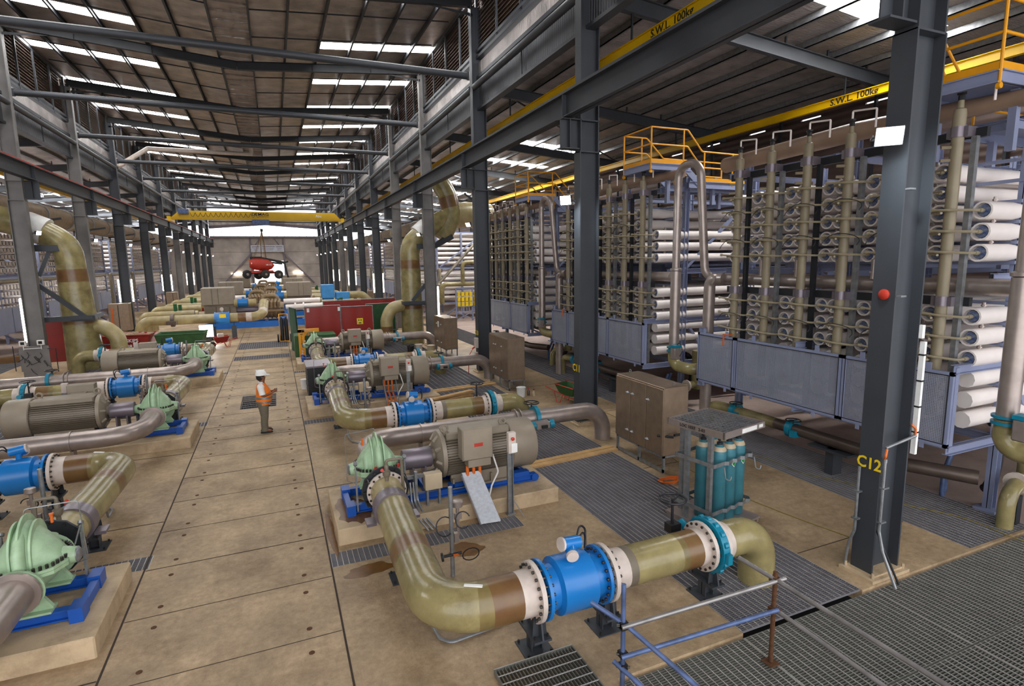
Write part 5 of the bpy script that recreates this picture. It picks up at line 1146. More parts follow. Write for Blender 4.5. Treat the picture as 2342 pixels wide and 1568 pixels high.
# ================================================================ the worker
def person():
    P = thing('person', 'person in a white hard hat and orange vest looking at something held in both hands', 'person', (-.58, 17.8, 0), 0)
    P.scale = (1.2, 1.2, 1.01)
    # faces +X (right); local X forward, Y left
    def loft(mb, rings, n=16):      # rings: (x, y, z, rx, ry)
        vs = []
        for (x, y, z, rx, ry) in rings:
            for k in range(n): a = 2*PI*k/n; vs.append((x+rx*math.cos(a), y+ry*math.sin(a), z))
        mb.add(vs, [(i*n+k, i*n+(k+1) % n, (i+1)*n+(k+1) % n, (i+1)*n+k) for i in range(len(rings)-1) for k in range(n)]+[tuple(range(n))[::-1], tuple((len(rings)-1)*n+k for k in range(n))])
    # continuous body grown from a skeleton
    J = {'pelvis': (0, 0, .95, .13), 'waist': (.02, 0, 1.1, .13), 'chest': (0, 0, 1.32, .13), 'neck': (.0, 0, 1.5, .055), 'head0': (.03, 0, 1.6, .07), 'head1': (.035, 0, 1.72, .085)}
    for s1, n in ((-1, 'r'), (1, 'l')):
        J['sh'+n] = (-.02, s1*.19, 1.42, .06); J['el'+n] = (.02, s1*.27, 1.14, .045); J['wr'+n] = (.25, s1*.09, 1.2, .03); J['ha'+n] = (.3, s1*.055, 1.23, .03)
        J['hp'+n] = (0, s1*.1, .9, .1); J['kn'+n] = (.03, s1*.1+.02, .5, .065); J['an'+n] = (-.01, s1*.11, .1, .045); J['to'+n] = (.16, s1*.12, .05, .035)
        for fi in range(4):
            J['f%d%s' % (fi, n)] = (.335+.004*fi, s1*(.05-.012*fi), 1.25-.018*fi+.0, .0095); J['g%d%s' % (fi, n)] = (.352-.01*fi, s1*(.015-.006*fi), 1.262-.02*fi, .0085)
        J['t0'+n] = (.29, s1*.045, 1.262, .011); J['t1'+n] = (.315, s1*.02, 1.285, .009)
    E_ = [('pelvis', 'waist'), ('waist', 'chest'), ('chest', 'neck'), ('neck', 'head0'), ('head0', 'head1')]
    for n in 'rl':
        E_ += [('chest', 'sh'+n), ('sh'+n, 'el'+n), ('el'+n, 'wr'+n), ('wr'+n, 'ha'+n), ('pelvis', 'hp'+n), ('hp'+n, 'kn'+n), ('kn'+n, 'an'+n), ('an'+n, 'to'+n), ('ha'+n, 't0'+n), ('t0'+n, 't1'+n)]
        for fi in range(4): E_ += [('ha'+n, 'f%d%s' % (fi, n)), ('f%d%s' % (fi, n), 'g%d%s' % (fi, n))]
    keys = list(J); me = bpy.data.meshes.new('body'); me.from_pydata([J[k][:3] for k in keys], [(keys.index(a), keys.index(c)) for a, c in E_], [])
    o = bpy.data.objects.new('body', me); COL.objects.link(o); sk_ = o.modifiers.new('s', 'SKIN'); 
    for i, k in enumerate(keys):
        d = me.skin_vertices[0].data[i]; d.radius = (J[k][3], J[k][3]); d.use_root = (k == 'pelvis')
    ss_ = o.modifiers.new('u', 'SUBSURF'); ss_.levels = 2; ss_.render_levels = 2
    dg = bpy.context.evaluated_depsgraph_get(); m2 = bpy.data.meshes.new_from_object(o.evaluated_get(dg)); bpy.data.objects.remove(o)
    # face: push nose, brow and chin out of the head
    for v in m2.vertices:
        c = v.co
        if c.z > 1.55:
            f = max(0, (c.x-.06)/.06)
            c.x += .022*f*math.exp(-((c.z-1.675)/.014)**2-(c.y/.014)**2)+.008*f*math.exp(-((c.z-1.645)/.01)**2-(c.y/.025)**2)+.012*f*math.exp(-((c.z-1.61)/.02)**2-(c.y/.03)**2)-.008*f*math.exp(-((c.z-1.695)/.012)**2-((abs(c.y)-.03)/.014)**2)
    m2.materials.clear(); m2.materials.append(mat('skin', '7E4C30', .5, 0, .06)); m2.polygons.foreach_set('use_smooth', [True]*len(m2.polygons))
    b_ = bpy.data.objects.new('body', m2); COL.objects.link(b_); b_.parent = P
    m = MB()
    for s1 in (-1, 1): m.lathe([(-.01, .01), (0, .022), (.01, .015)], (.03, s1*.088, 1.665), (0, s1, 0), 10)
    m.obj('ear', b_.data.materials[0], P)
    m = MB()
    for s1 in (-1, 1): m.lathe([(0, .009), (.004, .006)], (.118, s1*.032, 1.697), (1, 0, 0), 8)
    m.obj('eye', 'ink', P)
    m = MB(); loft(m, [(-.012, 0, 1.57, .06, .06), (-.02, 0, 1.62, .085, .088), (-.01, 0, 1.7, .1, .1), (.0, 0, 1.76, .1, .1)]); m.tube([(.119, -.02, 1.655), (.122, 0, 1.655), (.119, .02, 1.655)], .005, 5); m.obj('hair', 'ink', P)
    m = MB(); loft(m, [(.01, 0, 1.725, .135, .12), (.01, 0, 1.74, .132, .117), (.01, 0, 1.79, .125, .11), (.005, 0, 1.84, .1, .088), (0, 0, 1.868, .055, .05), (0, 0, 1.875, .01, .01)], 20)
    m.add([(.1, -.09, 1.735), (.2, -.05, 1.72), (.215, 0, 1.72), (.2, .05, 1.72), (.1, .09, 1.735), (.1, -.09, 1.745), (.2, -.05, 1.73), (.215, 0, 1.73), (.2, .05, 1.73), (.1, .09, 1.745)], [(0, 1, 2, 3, 4), (9, 8, 7, 6, 5), (0, 5, 6, 1), (1, 6, 7, 2), (2, 7, 8, 3), (3, 8, 9, 4)])
    m.box(-.1, .1, -.012, .012, 1.85, 1.885); m.obj('hard_hat', 'paper', P)
    m = MB()
    loft(m, [(.0, 0, .9, .15, .19), (.03, 0, 1.02, .175, .195), (.04, 0, 1.15, .17, .19), (.02, 0, 1.3, .14, .19), (0, 0, 1.42, .1, .17), (0, 0, 1.5, .07, .08), (.0, 0, 1.53, .066, .07)], 20)
    for s1 in (-1, 1): m.tube([(-.02, s1*.14, 1.42), (-.02, s1*.21, 1.42), (.0, s1*.25, 1.28), (.012, s1*.265, 1.19)], [.08, .078, .07, .072], 12)
    m.obj('white_shirt', 'paper', P)
    m = MB(); loft(m, [(.02, 0, .86, .165, .205), (.035, 0, .98, .185, .21), (.045, 0, 1.12, .185, .205), (.025, 0, 1.3, .155, .195), (0, 0, 1.43, .115, .15), (0, 0, 1.49, .085, .1)], 20)
    vest = m.obj('safety_vest', 'orange' if 0 else mat('vest_orange', 'F07A12', .6, 0, .05), P)
    m = MB()
    for z, rx, ry, x in ((.93, .182, .214, .03), (1.06, .192, .214, .04)): loft(m, [(x, 0, z-.028, rx, ry), (x, 0, z+.028, rx, ry)], 20)
    m.obj('reflective_band', 'galv', vest)
    m = MB()
    for s1 in (-1, 1): loft(m, [(0, s1*.1, .06, .085, .075), (0, s1*.1, .12, .08, .072), (.0, s1*.1, .3, .082, .075), (.02, s1*.1, .5, .09, .08), (.01, s1*.1, .75, .115, .1), (.0, s1*.08, .92, .145, .12)], 14)
    loft(m, [(0, 0, .8, .13, .15), (0, 0, .9, .16, .2), (.02, 0, .97, .16, .19)], 16); m.obj('trousers', mat('trousers_grey', '6A6353', .8, 0, .12, 12), P)
    m = MB(); loft(m, [(.02, 0, .955, .168, .197), (.02, 0, .985, .168, .197)], 18); m.obj('belt', 'ink', P)
    for s1 in (-1, 1):
        m = MB(); loft(m, [(.04, s1*.11, 0, .14, .052), (.04, s1*.11, .03, .14, .052), (.03, s1*.11, .06, .115, .048), (-.02, s1*.11, .1, .06, .045)], 14); m.obj('shoe', 'ink', P)
    q = thing('phone', 'small dark phone held in the hands of the worker', 'phone', (-.58+.345*1.2, 17.8, 1.235*1.01)); m = MB(); m.bbox(-.012, .004, -.035, .035, -.05, .06, .004); m.obj('phone_body', 'ink', q)
    return P
person()
# ================================================================ far membrane racks on both sides
def far_rack(sx, xf, y0, label, nb=5, side_screen=True):
    R = thing('membrane_rack', label, 'membrane rack', (xf, y0, 0), 0, 'far membrane racks')
    X = lambda v: sx*v
    m = MB()
    for y in (0, 6.5):
        for x in (0, 2.2, 7.2): m.beam((X(x), y, 0), (X(x), y, 7.4), .14, .14)
        for z in (1.4, 2.9, 4.4, 7.4): m.beam((X(0), y, z), (X(7.2), y, z), .12, .12)
        m.beam((X(.2), y, 4.5), (X(4.2), y, 7.3), .1, .1); m.beam((X(2.2), y, 1.4), (X(.3), y, .1), .1, .1)
    for x in (0, 7.2):
        for z in (1.4, 4.4, 7.4): m.beam((X(x), 0, z), (X(x), 6.5, z), .12, .12)
    m.obj('frame', 'lav', R, smooth=False)
    for a in (0, 3.3):
        m = MB(); m.box(*sorted((X(-.25), X(-.2))), a, a+3.2, 1.3, 2.75); m.obj('safety_screen', 'lav', R, smooth=False)
    m = MB(); m.tube([(X(.1), -.4, 4.25), (X(.1), 6.5, 4.25)], .16, 10); m.tube(rnd([(X(.0), -.4, 4.3), (X(0), -.7, 4.3), (X(0), -.7, 1.5)], .25, 4), .14, 10); m.obj('header_pipe', 'riser', R)
    vm = VES[sx]
    rows = [4.85+.4*i for i in range(7)]+[1.9+.4*i for i in range(6)]
    n = 0
    for r_, z in enumerate(rows):
        for i in range(14):
            if n >= 96 and i > 0: continue
            if not (i % 2 == 0 or i == 0 or n < 96): continue
            y = .25+.46*i
            if i and r_ in (7, 8): continue
            v = vm.copy(); COL.objects.link(v); v.location = (0, y, z); v.parent = R; n += 1
    if True:
        m = MB()
        for z in rows[-4:]:
            for i in range(1, 14): m.box(*sorted((X(.0), X(.06))), .16+.46*i, .34+.46*i, z-.13, z+.13)
        q = m.obj('vessel_ends', 'white', R); q['kind'] = 'stuff'
    return R
VES = {}
for sx in (1, -1):
    m = MB(); m.lathe([(0, .11), (0, .15), (1.0, .155), (1.1, .135), (7.0, .135)], (0, 0, 0), (sx, 0, 0), 10)
    m.m = 1; m.box(*sorted((sx*-.012, sx*.0)), -.05, .05, -.11, .11)
    VES[sx] = m.obj('pressure_vessel', ['white', 'dark'])
for i, y in enumerate((46.5, 55.5, 64.5, 73.5, 82.5, 91.5)):
    far_rack(1, 12.9, y, 'membrane rack of white vessels deep in the right aisle, %s beyond the yellow boxes' % ORD[i].replace('nearest', 'first'))
for i, y in enumerate((37.5, 46.5, 55.5, 64.5, 73.5, 82.5, 91.5)):
    far_rack(-1, -14.3, y, 'membrane rack of white vessels in the left aisle, %s from the camera' % ORD[i])
for v in VES.values(): bpy.data.objects.remove(v)
# rack of yellow electrolyser boxes
t = thing('electrode_rack', 'lavender stand of yellow boxes with crossed bracing in the right aisle', 'rack', (13.9, 44.6, 0)); m = MB()
for x in (0, 1.45, 2.9):
    m.beam((x, 0, 0), (x, 0, 2.75), .1, .1)
for z in (.75, 1.2, 2.75): m.beam((0, 0, z), (2.9, 0, z), .1, .1)
for x in (0, 1.45): m.beam((x, 0, .1), (x+1.45, 0, .75), .05, .05); m.beam((x+1.45, 0, .1), (x, 0, .75), .05, .05)
for i in range(12): m.box(.2+.23*i, .24+.23*i, -.02, .02, .78, 1.18)
m.obj('stand', 'lav', t, smooth=False)
for c_ in range(8):
    x = .22+.35*c_+(.1 if c_ > 3 else 0)
    for r_ in range(3): m = MB(); m.bbox(x-.13, x+.13, -.12, .12, 1.22+.42*r_, 1.58+.42*r_, .02); m.obj('yellow_box', 'ylab', t, smooth=False)
m = MB(); m.tube(rnd([(3.2, 0, 3.1), (-1.2, 0, 3.1), (-1.2, 0, 1.5)], .4), .2, 12); m.tube(rnd([(3.2, -.1, 4.9), (.6, -.1, 4.9), (.6, -.1, 3.2)], .4), .17, 12)
tag(m.obj('grp_aisle_pipe', 'olive', loc=(0, 0, 0)), 'olive fibreglass pipes above the stand of yellow boxes', 'pipe').location = (13.9, 44.6, 0)
# ================================================================ large GRP headers and risers
t = thing('grp_riser', 'huge olive fibreglass riser with a white collar at the left-hand columns', 'pipe', (-9.0, 33.5, 0))
P = rnd([(.1, 0, -.3), (-.05, 0, 4.9), (-.1, 0, 6.1), (-1.4, .1, 6.9), (-3.2, .2, 7.5)], 1.3, 9)
m = MB(); R_ = [.82-.22*min(1, max(0, (p.z)/5.2)) for p in P]; m.tube(P, R_, 28, bands=[(2.55, 2.75, 1), (4.6, 5.2, 1)]); m.obj('riser_body', ['olive', 'brown'], t)
m = MB(); m.tube([(-.86, .05, 6.66), (-1.62, .1, 7.0)], [.66, .67], 26); cl_ = m.obj('white_collar', 'paper', t)
m = MB(); m.tube([(-.3, 0, 1.05), (-.3, 0, 1.1)], .8, 26); m.obj('joint_ring', 'riser', t) if 0 else None
m = MB(); m.tube(rnd([(.2, 0, 2.0), (1.0, -.1, 2.05), (1.55, -.2, 1.5), (1.55, -.2, -.3)], .75, 9), .36, 22, bands=[(2.1, 2.4, 1)]); m.obj('branch_bend', ['oliveL', 'brown'], t)
m = MB(); m.beam((-1.3, -.75, 2.55), (.9, -.9, 2.55), .14, .25); m.beam((-1.3, -.75, 4.3), (.5, -.9, 2.6), .14, .2); m.box(-.1, .8, -1.0, .9, 2.5, 2.68); m.beam((-1.35, -.5, .3), (-1.35, -.5, 6.4), .2, .2); m.beam((-1.2, -.5, 5.9), (-.2, -.5, 5.9), .16, .3); m.beam((-1.2, -.5, 4.6), (-.7, -.4, 5.8), .14, .16); m.obj('riser_bracket', 'steel', t, smooth=False)
t = thing('grp_header', 'long brown-olive fibreglass header pipe high along the left aisle', 'pipe', (-13, 34, 8.1)); m = MB(); m.tube([(.4, 0, 0), (.4, 60, 0)], .62, 24, bands=[(0, 3, 0), (12, 13, 1), (24, 25, 1), (36, 37, 1)]); m.obj('header_body', ['tan', 'oliveL'], t)
m = MB()
for i in range(13): m.lathe([(0, .62), (0, .68), (.12, .68), (.12, .62)], (.4, 3+4.5*i, 0), (0, 1, 0), 20)
m.obj('pipe_strap', 'galv', t)
for i in range(6):
    m = MB(); m.beam((.4, 5+9*i, -.7), (2.3, 5+9*i, -.4), .1, .12); m.obj('bracket_arm', 'steel', t, smooth=False)
t = thing('grp_header', 'long olive fibreglass header pipe high along the right aisle', 'pipe', (11.6, 36, 7.8)); m = MB()
for i in range(7): m.beam((-2.4, 5.35+9*i, -.75), (0, 5.35+9*i, -.6), .1, .14)
m.obj('bracket_arm', 'steel', t, smooth=False); m = MB(); m.tube([(0, 0, 0), (0, 58, 0)], .62, 24, bands=[(9, 10, 1), (20, 21, 1), (31, 32, 1)]); m.obj('header_body', ['tan', 'oliveL'], t)
m = MB()
for i in range(12): m.lathe([(0, .62), (0, .68), (.12, .68), (.12, .62)], (0, 3+4.5*i, 0), (0, 1, 0), 20)
m.obj('pipe_strap', 'galv', t)
t = thing('grp_riser', 'huge olive fibreglass riser with a white collar at the right-hand columns', 'pipe', (7.6, 33.4, 0))
P = rnd([(0, 0, -.3), (0, 0, 4.9), (.0, 0, 6.0), (1.3, .05, 7.1), (2.6, .4, 7.7)], 1.2, 9)
m = MB(); R_ = [.68-.1*min(1, max(0, (p.z)/5.2)) for p in P]; m.tube(P, R_, 28, bands=[(2.5, 2.75, 1), (4.9, 5.4, 1)]); m.obj('riser_body', ['olive', 'brown'], t)
m = MB(); m.tube([(.55, .03, 6.55), (1.15, .06, 7.02)], [.62, .63], 26); m.obj('white_collar', 'paper', t)
m = MB(); m.tube(rnd([(-.2, 0, 2.45), (-1.3, -.1, 2.3), (-1.6, -.1, 1.6), (-1.6, -.1, .6)], .8, 9), .36, 22, bands=[(2.2, 2.5, 1)]); m.tube([(-1.6, -.1, .3), (-1.6, -.1, .62)], .42, 22); m.obj('branch_bend', ['oliveL', 'brown'], t)
m = MB(); m.beam((-.6, -.6, 2.55), (1.2, -.7, 2.55), .14, .25); m.beam((-.1, -.6, 2.7), (1.2, -.7, 4.2), .14, .2); m.box(-.7, .6, -.9, .7, 2.5, 2.68); m.beam((1.25, -.5, .3), (1.25, -.5, 6.2), .2, .2); m.beam((.3, -.5, 5.9), (1.2, -.5, 5.9), .16, .3); m.obj('riser_bracket', 'steel', t, smooth=False)
t = thing('grp_bend', 'giant curved fibreglass bend joining the right header pipe', 'pipe', (10.2, 33.6, 7.5))
m = MB(); m.tube(rnd([(-.8, .2, 2.7), (-.1, .1, 1.6), (.2, 0, .3), (-.55, 0, -1.1)], 1.2, 9), [.56]*40 if 0 else .58, 24, bands=[(1.5, 2.2, 1)]); m.obj('bend_body', ['olive', 'brown'], t)
m = MB(); m.tube([(.2, .2, .4), (1.3, .6, .4), (2.9, .8, .35)], [.62, .8, .78], 24); m.obj('tee_body', 'oliveL', t)
m = MB(); m.beam((.9, -.3, 1.6), (3.0, -1, -.1), .12, .12); m.beam((-1.2, -.4, -1.6), (0, -.3, -1.0), .5, .3); m.obj('support_arm', 'steel', t, smooth=False)
m = MB(); m.tube([(9.0, 32.2, 3.7), (12.6, 36, 6.1)], .09, 10); tag(m.obj('brace_tube', 'riser', loc=(10.5, 34, 4.8)), 'slanting brown brace tube right of the galvanised right-hand column', 'brace')
# white downpipes under the roof on the left
t = thing('roof_downpipe', 'cream plastic rainwater pipe running below the roof valley', 'downpipe', (-1, 52.8, 13.9)); m = MB(); m.tube(rnd([(0, 0, .7), (0, 0, .2), (-7.4, 0, .2), (-9.2, -2, -1.6)], .15, 3), .17, 12); m.obj('pipe', 'cream', t)
# ================================================================ overhead crane
t = thing('overhead_crane', 'yellow overhead travelling crane bridge lettered DEMAG', 'crane', (-.94, 71, 9.9))
m = MB(); m.box(-8.0, 8.1, -.3, .3, .05, 1.0); m.prism([(8.1, .05), (8.75, .05), (8.75, .3), (8.1, 1.0)], -.3, .3, 'Y'); m.prism([(-8.75, .05), (-8.0, .05), (-8.0, 1.0), (-8.75, .35)], -.3, .3, 'Y'); m.obj('bridge_girder', 'cyel', t, smooth=False)
for s1 in (-1, 1): m = MB(); m.box(s1*8.9-.15, s1*8.9+.15, -1.6, 1.6, -.2, .3); m.obj('end_carriage', 'cyel', t, smooth=False)
m = MB(); m.bbox(-8.1, -7.1, -.6, -.3, .6, 1.15, .02); m.obj('switch_box', 'scafb', t, smooth=False)
m = MB(); m.bbox(-.9, .9, -.5, .5, -.45, .1, .04); m.tube([(-.9, -.1, -.2), (.5, -.1, -.2)], .3, 14); m.obj('hoist', 'scafb', t)
m = MB(); 
for i in range(14): x0 = -7+.5*i; m.tube([(x0+.5*j/6, -.34, .8-.45*math.sin(PI*j/6)) for j in range(7)], .02, 5)
m.obj('festoon_cable', 'dark', t)
text('DEMAG', .42, 'ink', (.0, -.31, .7), (PI/2, 0, 0), t, sx=1.25); m = MB(); m.box(-.1, .9, -.31, -.3, .42, .46); m.obj('underline', 'ink', t); text('Abu', .4, 'paper', (6.3, -.31, .6), (PI/2, 0, 0), t)
m = MB()
for x in (-.1, .1): m.tube([(x, 0, -.4), (x, 0, -.9)], .02, 5)
m.tube([(0, 0, -.9), (0, 0, -1.2)], .14, 8); m.obj('hook_block', 'dark', t)
# ================================================================ boom lift hanging from the crane
t = thing('boom_lift', 'red four-wheeled boom lift hanging in slings below the crane', 'boom lift', (-1.25, 70.6, 3.75)); t.scale = (.66, .66, .66)
m = MB(); vs = []
m.lathe([(-1.9, .02), (-1.85, .5), (-1.3, .78), (0, .86), (1.0, .78), (1.7, .5), (2.1, .05)], (0, 0, 1.75), (1, .1, -.08), 20); o_ = m.obj('hood', 'red', t); o_.scale = (1, .9, 1.25); o_.location.z = -.35
m = MB(); m.bbox(-1.7, -.1, -.75, -.3, .35, .75, .05); m.bbox(-1.9, 1.9, -.6, .6, .45, .8, .08); m.beam((1.0, -.3, .7), (2.6, .6, .2), .3, .3); m.obj('chassis', 'red', t, smooth=False)
m = MB(); m.beam((-2.1, .1, .35), (-.2, -.9, .35), .2, .2); m.beam((1, -.4, .35), (2.8, .9, .3), .15, .2); m.obj('axle', 'dark', t, smooth=False)
for i, (x, y, z) in enumerate(((-2.35, -.9, .2), (.55, -1.2, .15), (2.7, -.4, .05), (-.6, 1.0, .0))):
    m = MB(); m.lathe([(-.3, .35), (-.32, .55), (-.2, .72), (.2, .72), (.32, .55), (.3, .35)], (x, y, z), (.55, -1, 0), 20)
    for k in range(16): a = 2*PI*k/16; m.tube([(x+.72*math.cos(a)*.88-.2*.5, y+.72*math.cos(a)*.48+.2*.9, z+.72*math.sin(a)), (x+.72*math.cos(a)*.88+.1, y+.72*math.cos(a)*.48-.18, z+.72*math.sin(a))], .05, 5)
    wv = m.obj('wheel', mat('tyre_grey', '2E2C2A', .9) if i else 'black', t); m = MB(); m.lathe([(.28, .24), (.33, .2), (.34, .05)], (x, y, z), (.55, -1, 0), 16); m.obj('hub', 'ss', wv)
m = MB(); m.beam((-1.7, .1, 2.95), (.2, .1, 2.95), .5, .5); m.beam((-.2, .1, 3.0), (3.8, .3, 2.1), .45, .4); m.beam((-1.5, -.2, 2.6), (3.4, .1, 1.9), .2, .3); m.beam((3.75, .3, 2.2), (4.2, .3, -.5), .3, .3); m.beam((3.5, .2, 2.0), (4.4, .2, 2.3), .3, .3); m.obj('folded_boom', 'black', t, smooth=False)
m = MB(); m.box(4.2, 5.3, .0, .9, .9, 1.4); m.box(4.4, 5.2, .1, .8, .3, .35); m.box(4.4, 4.44, .1, .14, .3, 1.4); m.obj('basket', 'cream', t, smooth=False)
m = MB(); m.box(-1.95, -1.75, -.4, -.2, 2.5, 2.7); m.obj('beacon', 'orange', t)
text('MANITOU', .38, 'paper', (-.7, -.72, 2.05), (PI/2, 0, .02), t); text('180 ATJ', .3, 'paper', (1.2, -.62, 1.75), (PI/2, 0, .2), t)
m = MB()
for x, y in ((-1.2, -.3), (-1.0, .5), (.6, -.3), (.9, .5)): m.tube([(.45, .5, 7.4), (x, y, 2.9)], .03, 5)
m.tube([(.4, .4, 7.4), (.2, 0, 6.0), (.1, 0, 3.1)], .07, 6); m.tube([(.5, .4, 7.4), (.7, 0, 5.6), (.8, 0, 3.0)], .07, 6); m.tube([(.45, .55, 7.3), (.45, .6, 7.6)], .12, 8)
m.obj('lifting_sling', 'woodd', t)
# banner and strip lamps on the back wall
t = thing('wall_banner', 'pale banner with lines of print on the braced back wall', 'banner', (-.75, YEND-.35, 7.35)); m = MB(); m.box(-2.9, 2.9, -.02, .02, -.05, .95+.3); m.obj('banner_sheet', mat('banner_white', 'C6CBDA', .6), t, smooth=False)
m = MB()
for i, (a, c) in enumerate(((-2.7, -1.4), (-.9, 1.3), (1.5, 2.6))): m.box(a, c, -.03, -.02, .85, .97)
for i, (a, c) in enumerate(((-2.5, -1.5), (-1.0, 1.1), (1.7, 2.5))): m.box(a, c, -.03, -.02, .5, .57); m.box(a, c-.2, -.03, -.02, .25, .31)
m.obj('print_lines', 'guard', t, smooth=False)
for x, n_ in ((-6.4, 'left'), (4.4, 'right')):
    t = thing('strip_lamp', 'lit strip lamp low on the back wall, on the %s of the doorway' % n_, 'strip lamp', (x, YEND-.2, 3.3)); m = MB(); m.box(-.9, .9, -.1, .0, -.08, .08); m.obj('lamp_body', 'warm', t, smooth=False)
# ================================================================ high-pressure pump sets far down the hall
def hp(x0, y, flip, lb, i):
    t = thing('pressure_pump_set', 'tan and grey pressure pump set, ' + lb, 'pump set', (XC, y, 0)); f = -1 if flip else 1
    X = lambda a, c: sorted((f*a, f*c))
    m = MB(); m.box(*X(-4.6, 3.2), -.9, .9, .0, .3); m.obj('plinth', 'plinth', t, smooth=False)
    m = MB(); m.box(*X(-3.9, 3.0), -.85, -.75, .3, .75); m.box(*X(-3.9, 3.0), .75, .85, .3, .75)
    for x in (-3.8, -1.6, .2, 1.5, 2.9): m.box(*X(x-.1, x+.1), -.8, .8, .3, .7)
    m.box(*X(1.5, 2.3), -.95, -.3, .75, 1.45); m.box(*X(-1.3, -.9), -.9, -.4, .75, 1.4); m.obj('base_frame', 'hpblue', t, smooth=False)
    m = MB(); m.bbox(*X(-3.9, -1.8), -.75, .75, .8, 2.1, .03); m.bbox(*X(-4.0, -1.9), -1.0, 1.0, 2.1, 3.35, .04); m.obj('motor_housing', 'motor', t, smooth=False)
    mo = t.children[-1]
    m = MB(); m.bbox(*X(-3.8, -3.1), -1.0, -.75, 1.3, 1.95, .02); m.bbox(*X(-2.6, -2.2), -.95, -.75, 1.5, 1.95, .02); 
    for x in (-3.3, -2.9): m.box(*X(x-.02, x+.02), -1.02, -1.0, 2.15, 3.3)
    m.obj('cover_panel', 'motord', mo, smooth=False)
    m = MB(); m.lathe([(-.9, .25), (-.9, .5), (-.5, .62), (.5, .62), (.9, .5), (.9, .25)], (f*.6, 0, 1.55), (1, 0, 0), 20)
    for x in (.0, .3, .6, .9, 1.2): m.lathe([(-.05, .6), (-.05, .72), (.05, .72), (.05, .6)], (f*x, 0, 1.55), (1, 0, 0), 18)
    for k in range(5): m.tube([(f*(.1+.25*k), -.55, 1.6), (f*(.1+.25*k), -.6, 2.1), (f*(.2+.25*k), -.3, 2.3)], .12, 8)
    m.tube(rnd([(f*.0, -.2, 2.1), (f*.1, -.2, 2.6), (f*1.0, -.2, 2.6), (f*1.1, -.2, 2.1)], .25), .16, 12); m.box(*X(-.3, 1.5), -.75, .75, 1.45, 1.6); m.obj('pump_casing', 'tan', t)
    m = MB(); 
    for k in range(14): m.tube([(f*(-.28+.13*k), -.72, 1.6), (f*(-.28+.13*k), -.72, 1.72)], .04, 6)
    m.obj('casing_bolt', 'ssd', t)
    m = MB(); m.tube([(f*-1.8, 0, 1.55), (f*-.3, 0, 1.55)], .2, 12); m.tube([(f*-1.8, -.6, 1.9), (f*-.3, -.6, 1.9)], .13, 12); m.obj('coupling_guard', 'guard', t)
    m = MB(); m.tube([(f*1.6, -.5, 1.7), (f*4.4, -.5, 1.75)], .2, 14); m.tube([(f*1.5, .4, 2.1), (f*4.2, .5, 2.1)], .2, 14)
    for x in (2.3, 2.9): m.lathe([(-.06, .2), (-.06, .3), (.06, .3), (.06, .2)], (f*x, -.5, 1.72), (1, 0, 0), 16)
    m.obj('process_pipe', 'white', t)
    m = MB(); m.lathe([(-.35, .3), (-.35, .36), (-.3, .3), (.3, .3), (.35, .36), (.35, .3)], (f*-1.3, -1.0, 2.2), (1, 0, 0), 20); m.box(*X(-1.35, -1.2), -1.1, -.9, 2.5, 2.65); m.obj('flow_meter', 'blue', t)
    m = MB(); m.tube([(f*-1.6, -1, 2.2), (f*-1.9, -1, 2.2)], .27, 14); m.tube([(f*-.95, -1, 2.2), (f*-.4, -1, 2.2)], .27, 14); m.obj('grp_pipe', 'oliveL', t)
    m = MB()
    for x in (1.75, 3.1): m.box(*X(x-.03, x+.03), -1.3, -1.24, 0, 1.6)
    m.beam((f*1.75, -1.27, 1.05), (f*3.1, -1.27, 1.05), .05, .05); m.beam((f*1.75, -1.27, 1.6), (f*3.1, -1.27, 1.6), .05, .05); m.obj('guard_rail', 'galv', t, smooth=False)
    return t
for i, (y, fl) in enumerate(((46.5, 0), (54.5, 1), (60.5, 0), (70, 1), (79, 0), (88, 1))): hp(0, y, fl, ['nearest the cross trench', 'second with its motor on the right', 'third with its motor on the left', 'fourth along the hall', 'fifth along the hall', 'sixth along the hall'][i], i)
# blue-topped pipe filter units
t = thing('filter_unit', 'bright blue filter boxes on pipes right of the far pump sets', 'filter unit', (3.8, 52.7, 0)); m = MB(); m.bbox(0, 1.1, -.6, .6, 1.9, 3.1, .03); m.bbox(1.2, 2.4, -.7, .3, 1.6, 2.4, .03); m.bbox(.1, 1.0, -.5, .5, .6, 1.9, .03); m.box(.1, 1.0, -.62, -.6, 2.3, 2.9); m.obj('blue_housing', 'meter' if 0 else mat('sky_blue', '3F8FCE', .45), t, smooth=False)
m = MB(); m.tube(rnd([(2.2, .2, 2.1), (3.6, .2, 2.1), (4.3, .2, 1.4), (4.3, .2, 0)], .7), .32, 16); m.obj('grp_pipe', 'oliveL', t)
# far GRP manifolds on either side
t = thing('grp_line', 'long olive fibreglass line with a blue flow meter ahead of the far pump sets', 'pipe', (-4, 41.9, 0))
m = MB(); m.tube(rnd([(-4.2, .2, -.3), (-4.2, .2, 1.45), (2.6, .0, 1.45), (3.1, .3, 1.6), (3.2, 1.6, 2.3)], .7, 8), .31, 20, bands=[(7.2, 7.7, 1), (7.7, 8.05, 2), (8.9, 9.2, 2)]); m.obj('pipe_body', ['oliveL', 'brown', 'cream'], t)
m = MB(); m.lathe([(-.45, .3), (-.45, .42), (-.38, .42), (-.38, .38), (.38, .38), (.38, .42), (.45, .42), (.45, .3)], (.6, 0, 1.45), (1, 0, 0), 22); m.obj('flow_meter', 'blue', t)
m = MB(); m.box(.45, .85, -.4, -.385, 1.5, 1.75); m.obj('yellow_label', 'ylab', t); m = MB(); m.tube([(.6, 0, 1.8), (.6, 0, 2.0)], .05, 8); m.lathe([(0, .12), (.12, .12)], (.6, -.06, 2.05), (0, 1, 0), 12); m.obj('meter_head', 'cream', t)
m = MB()
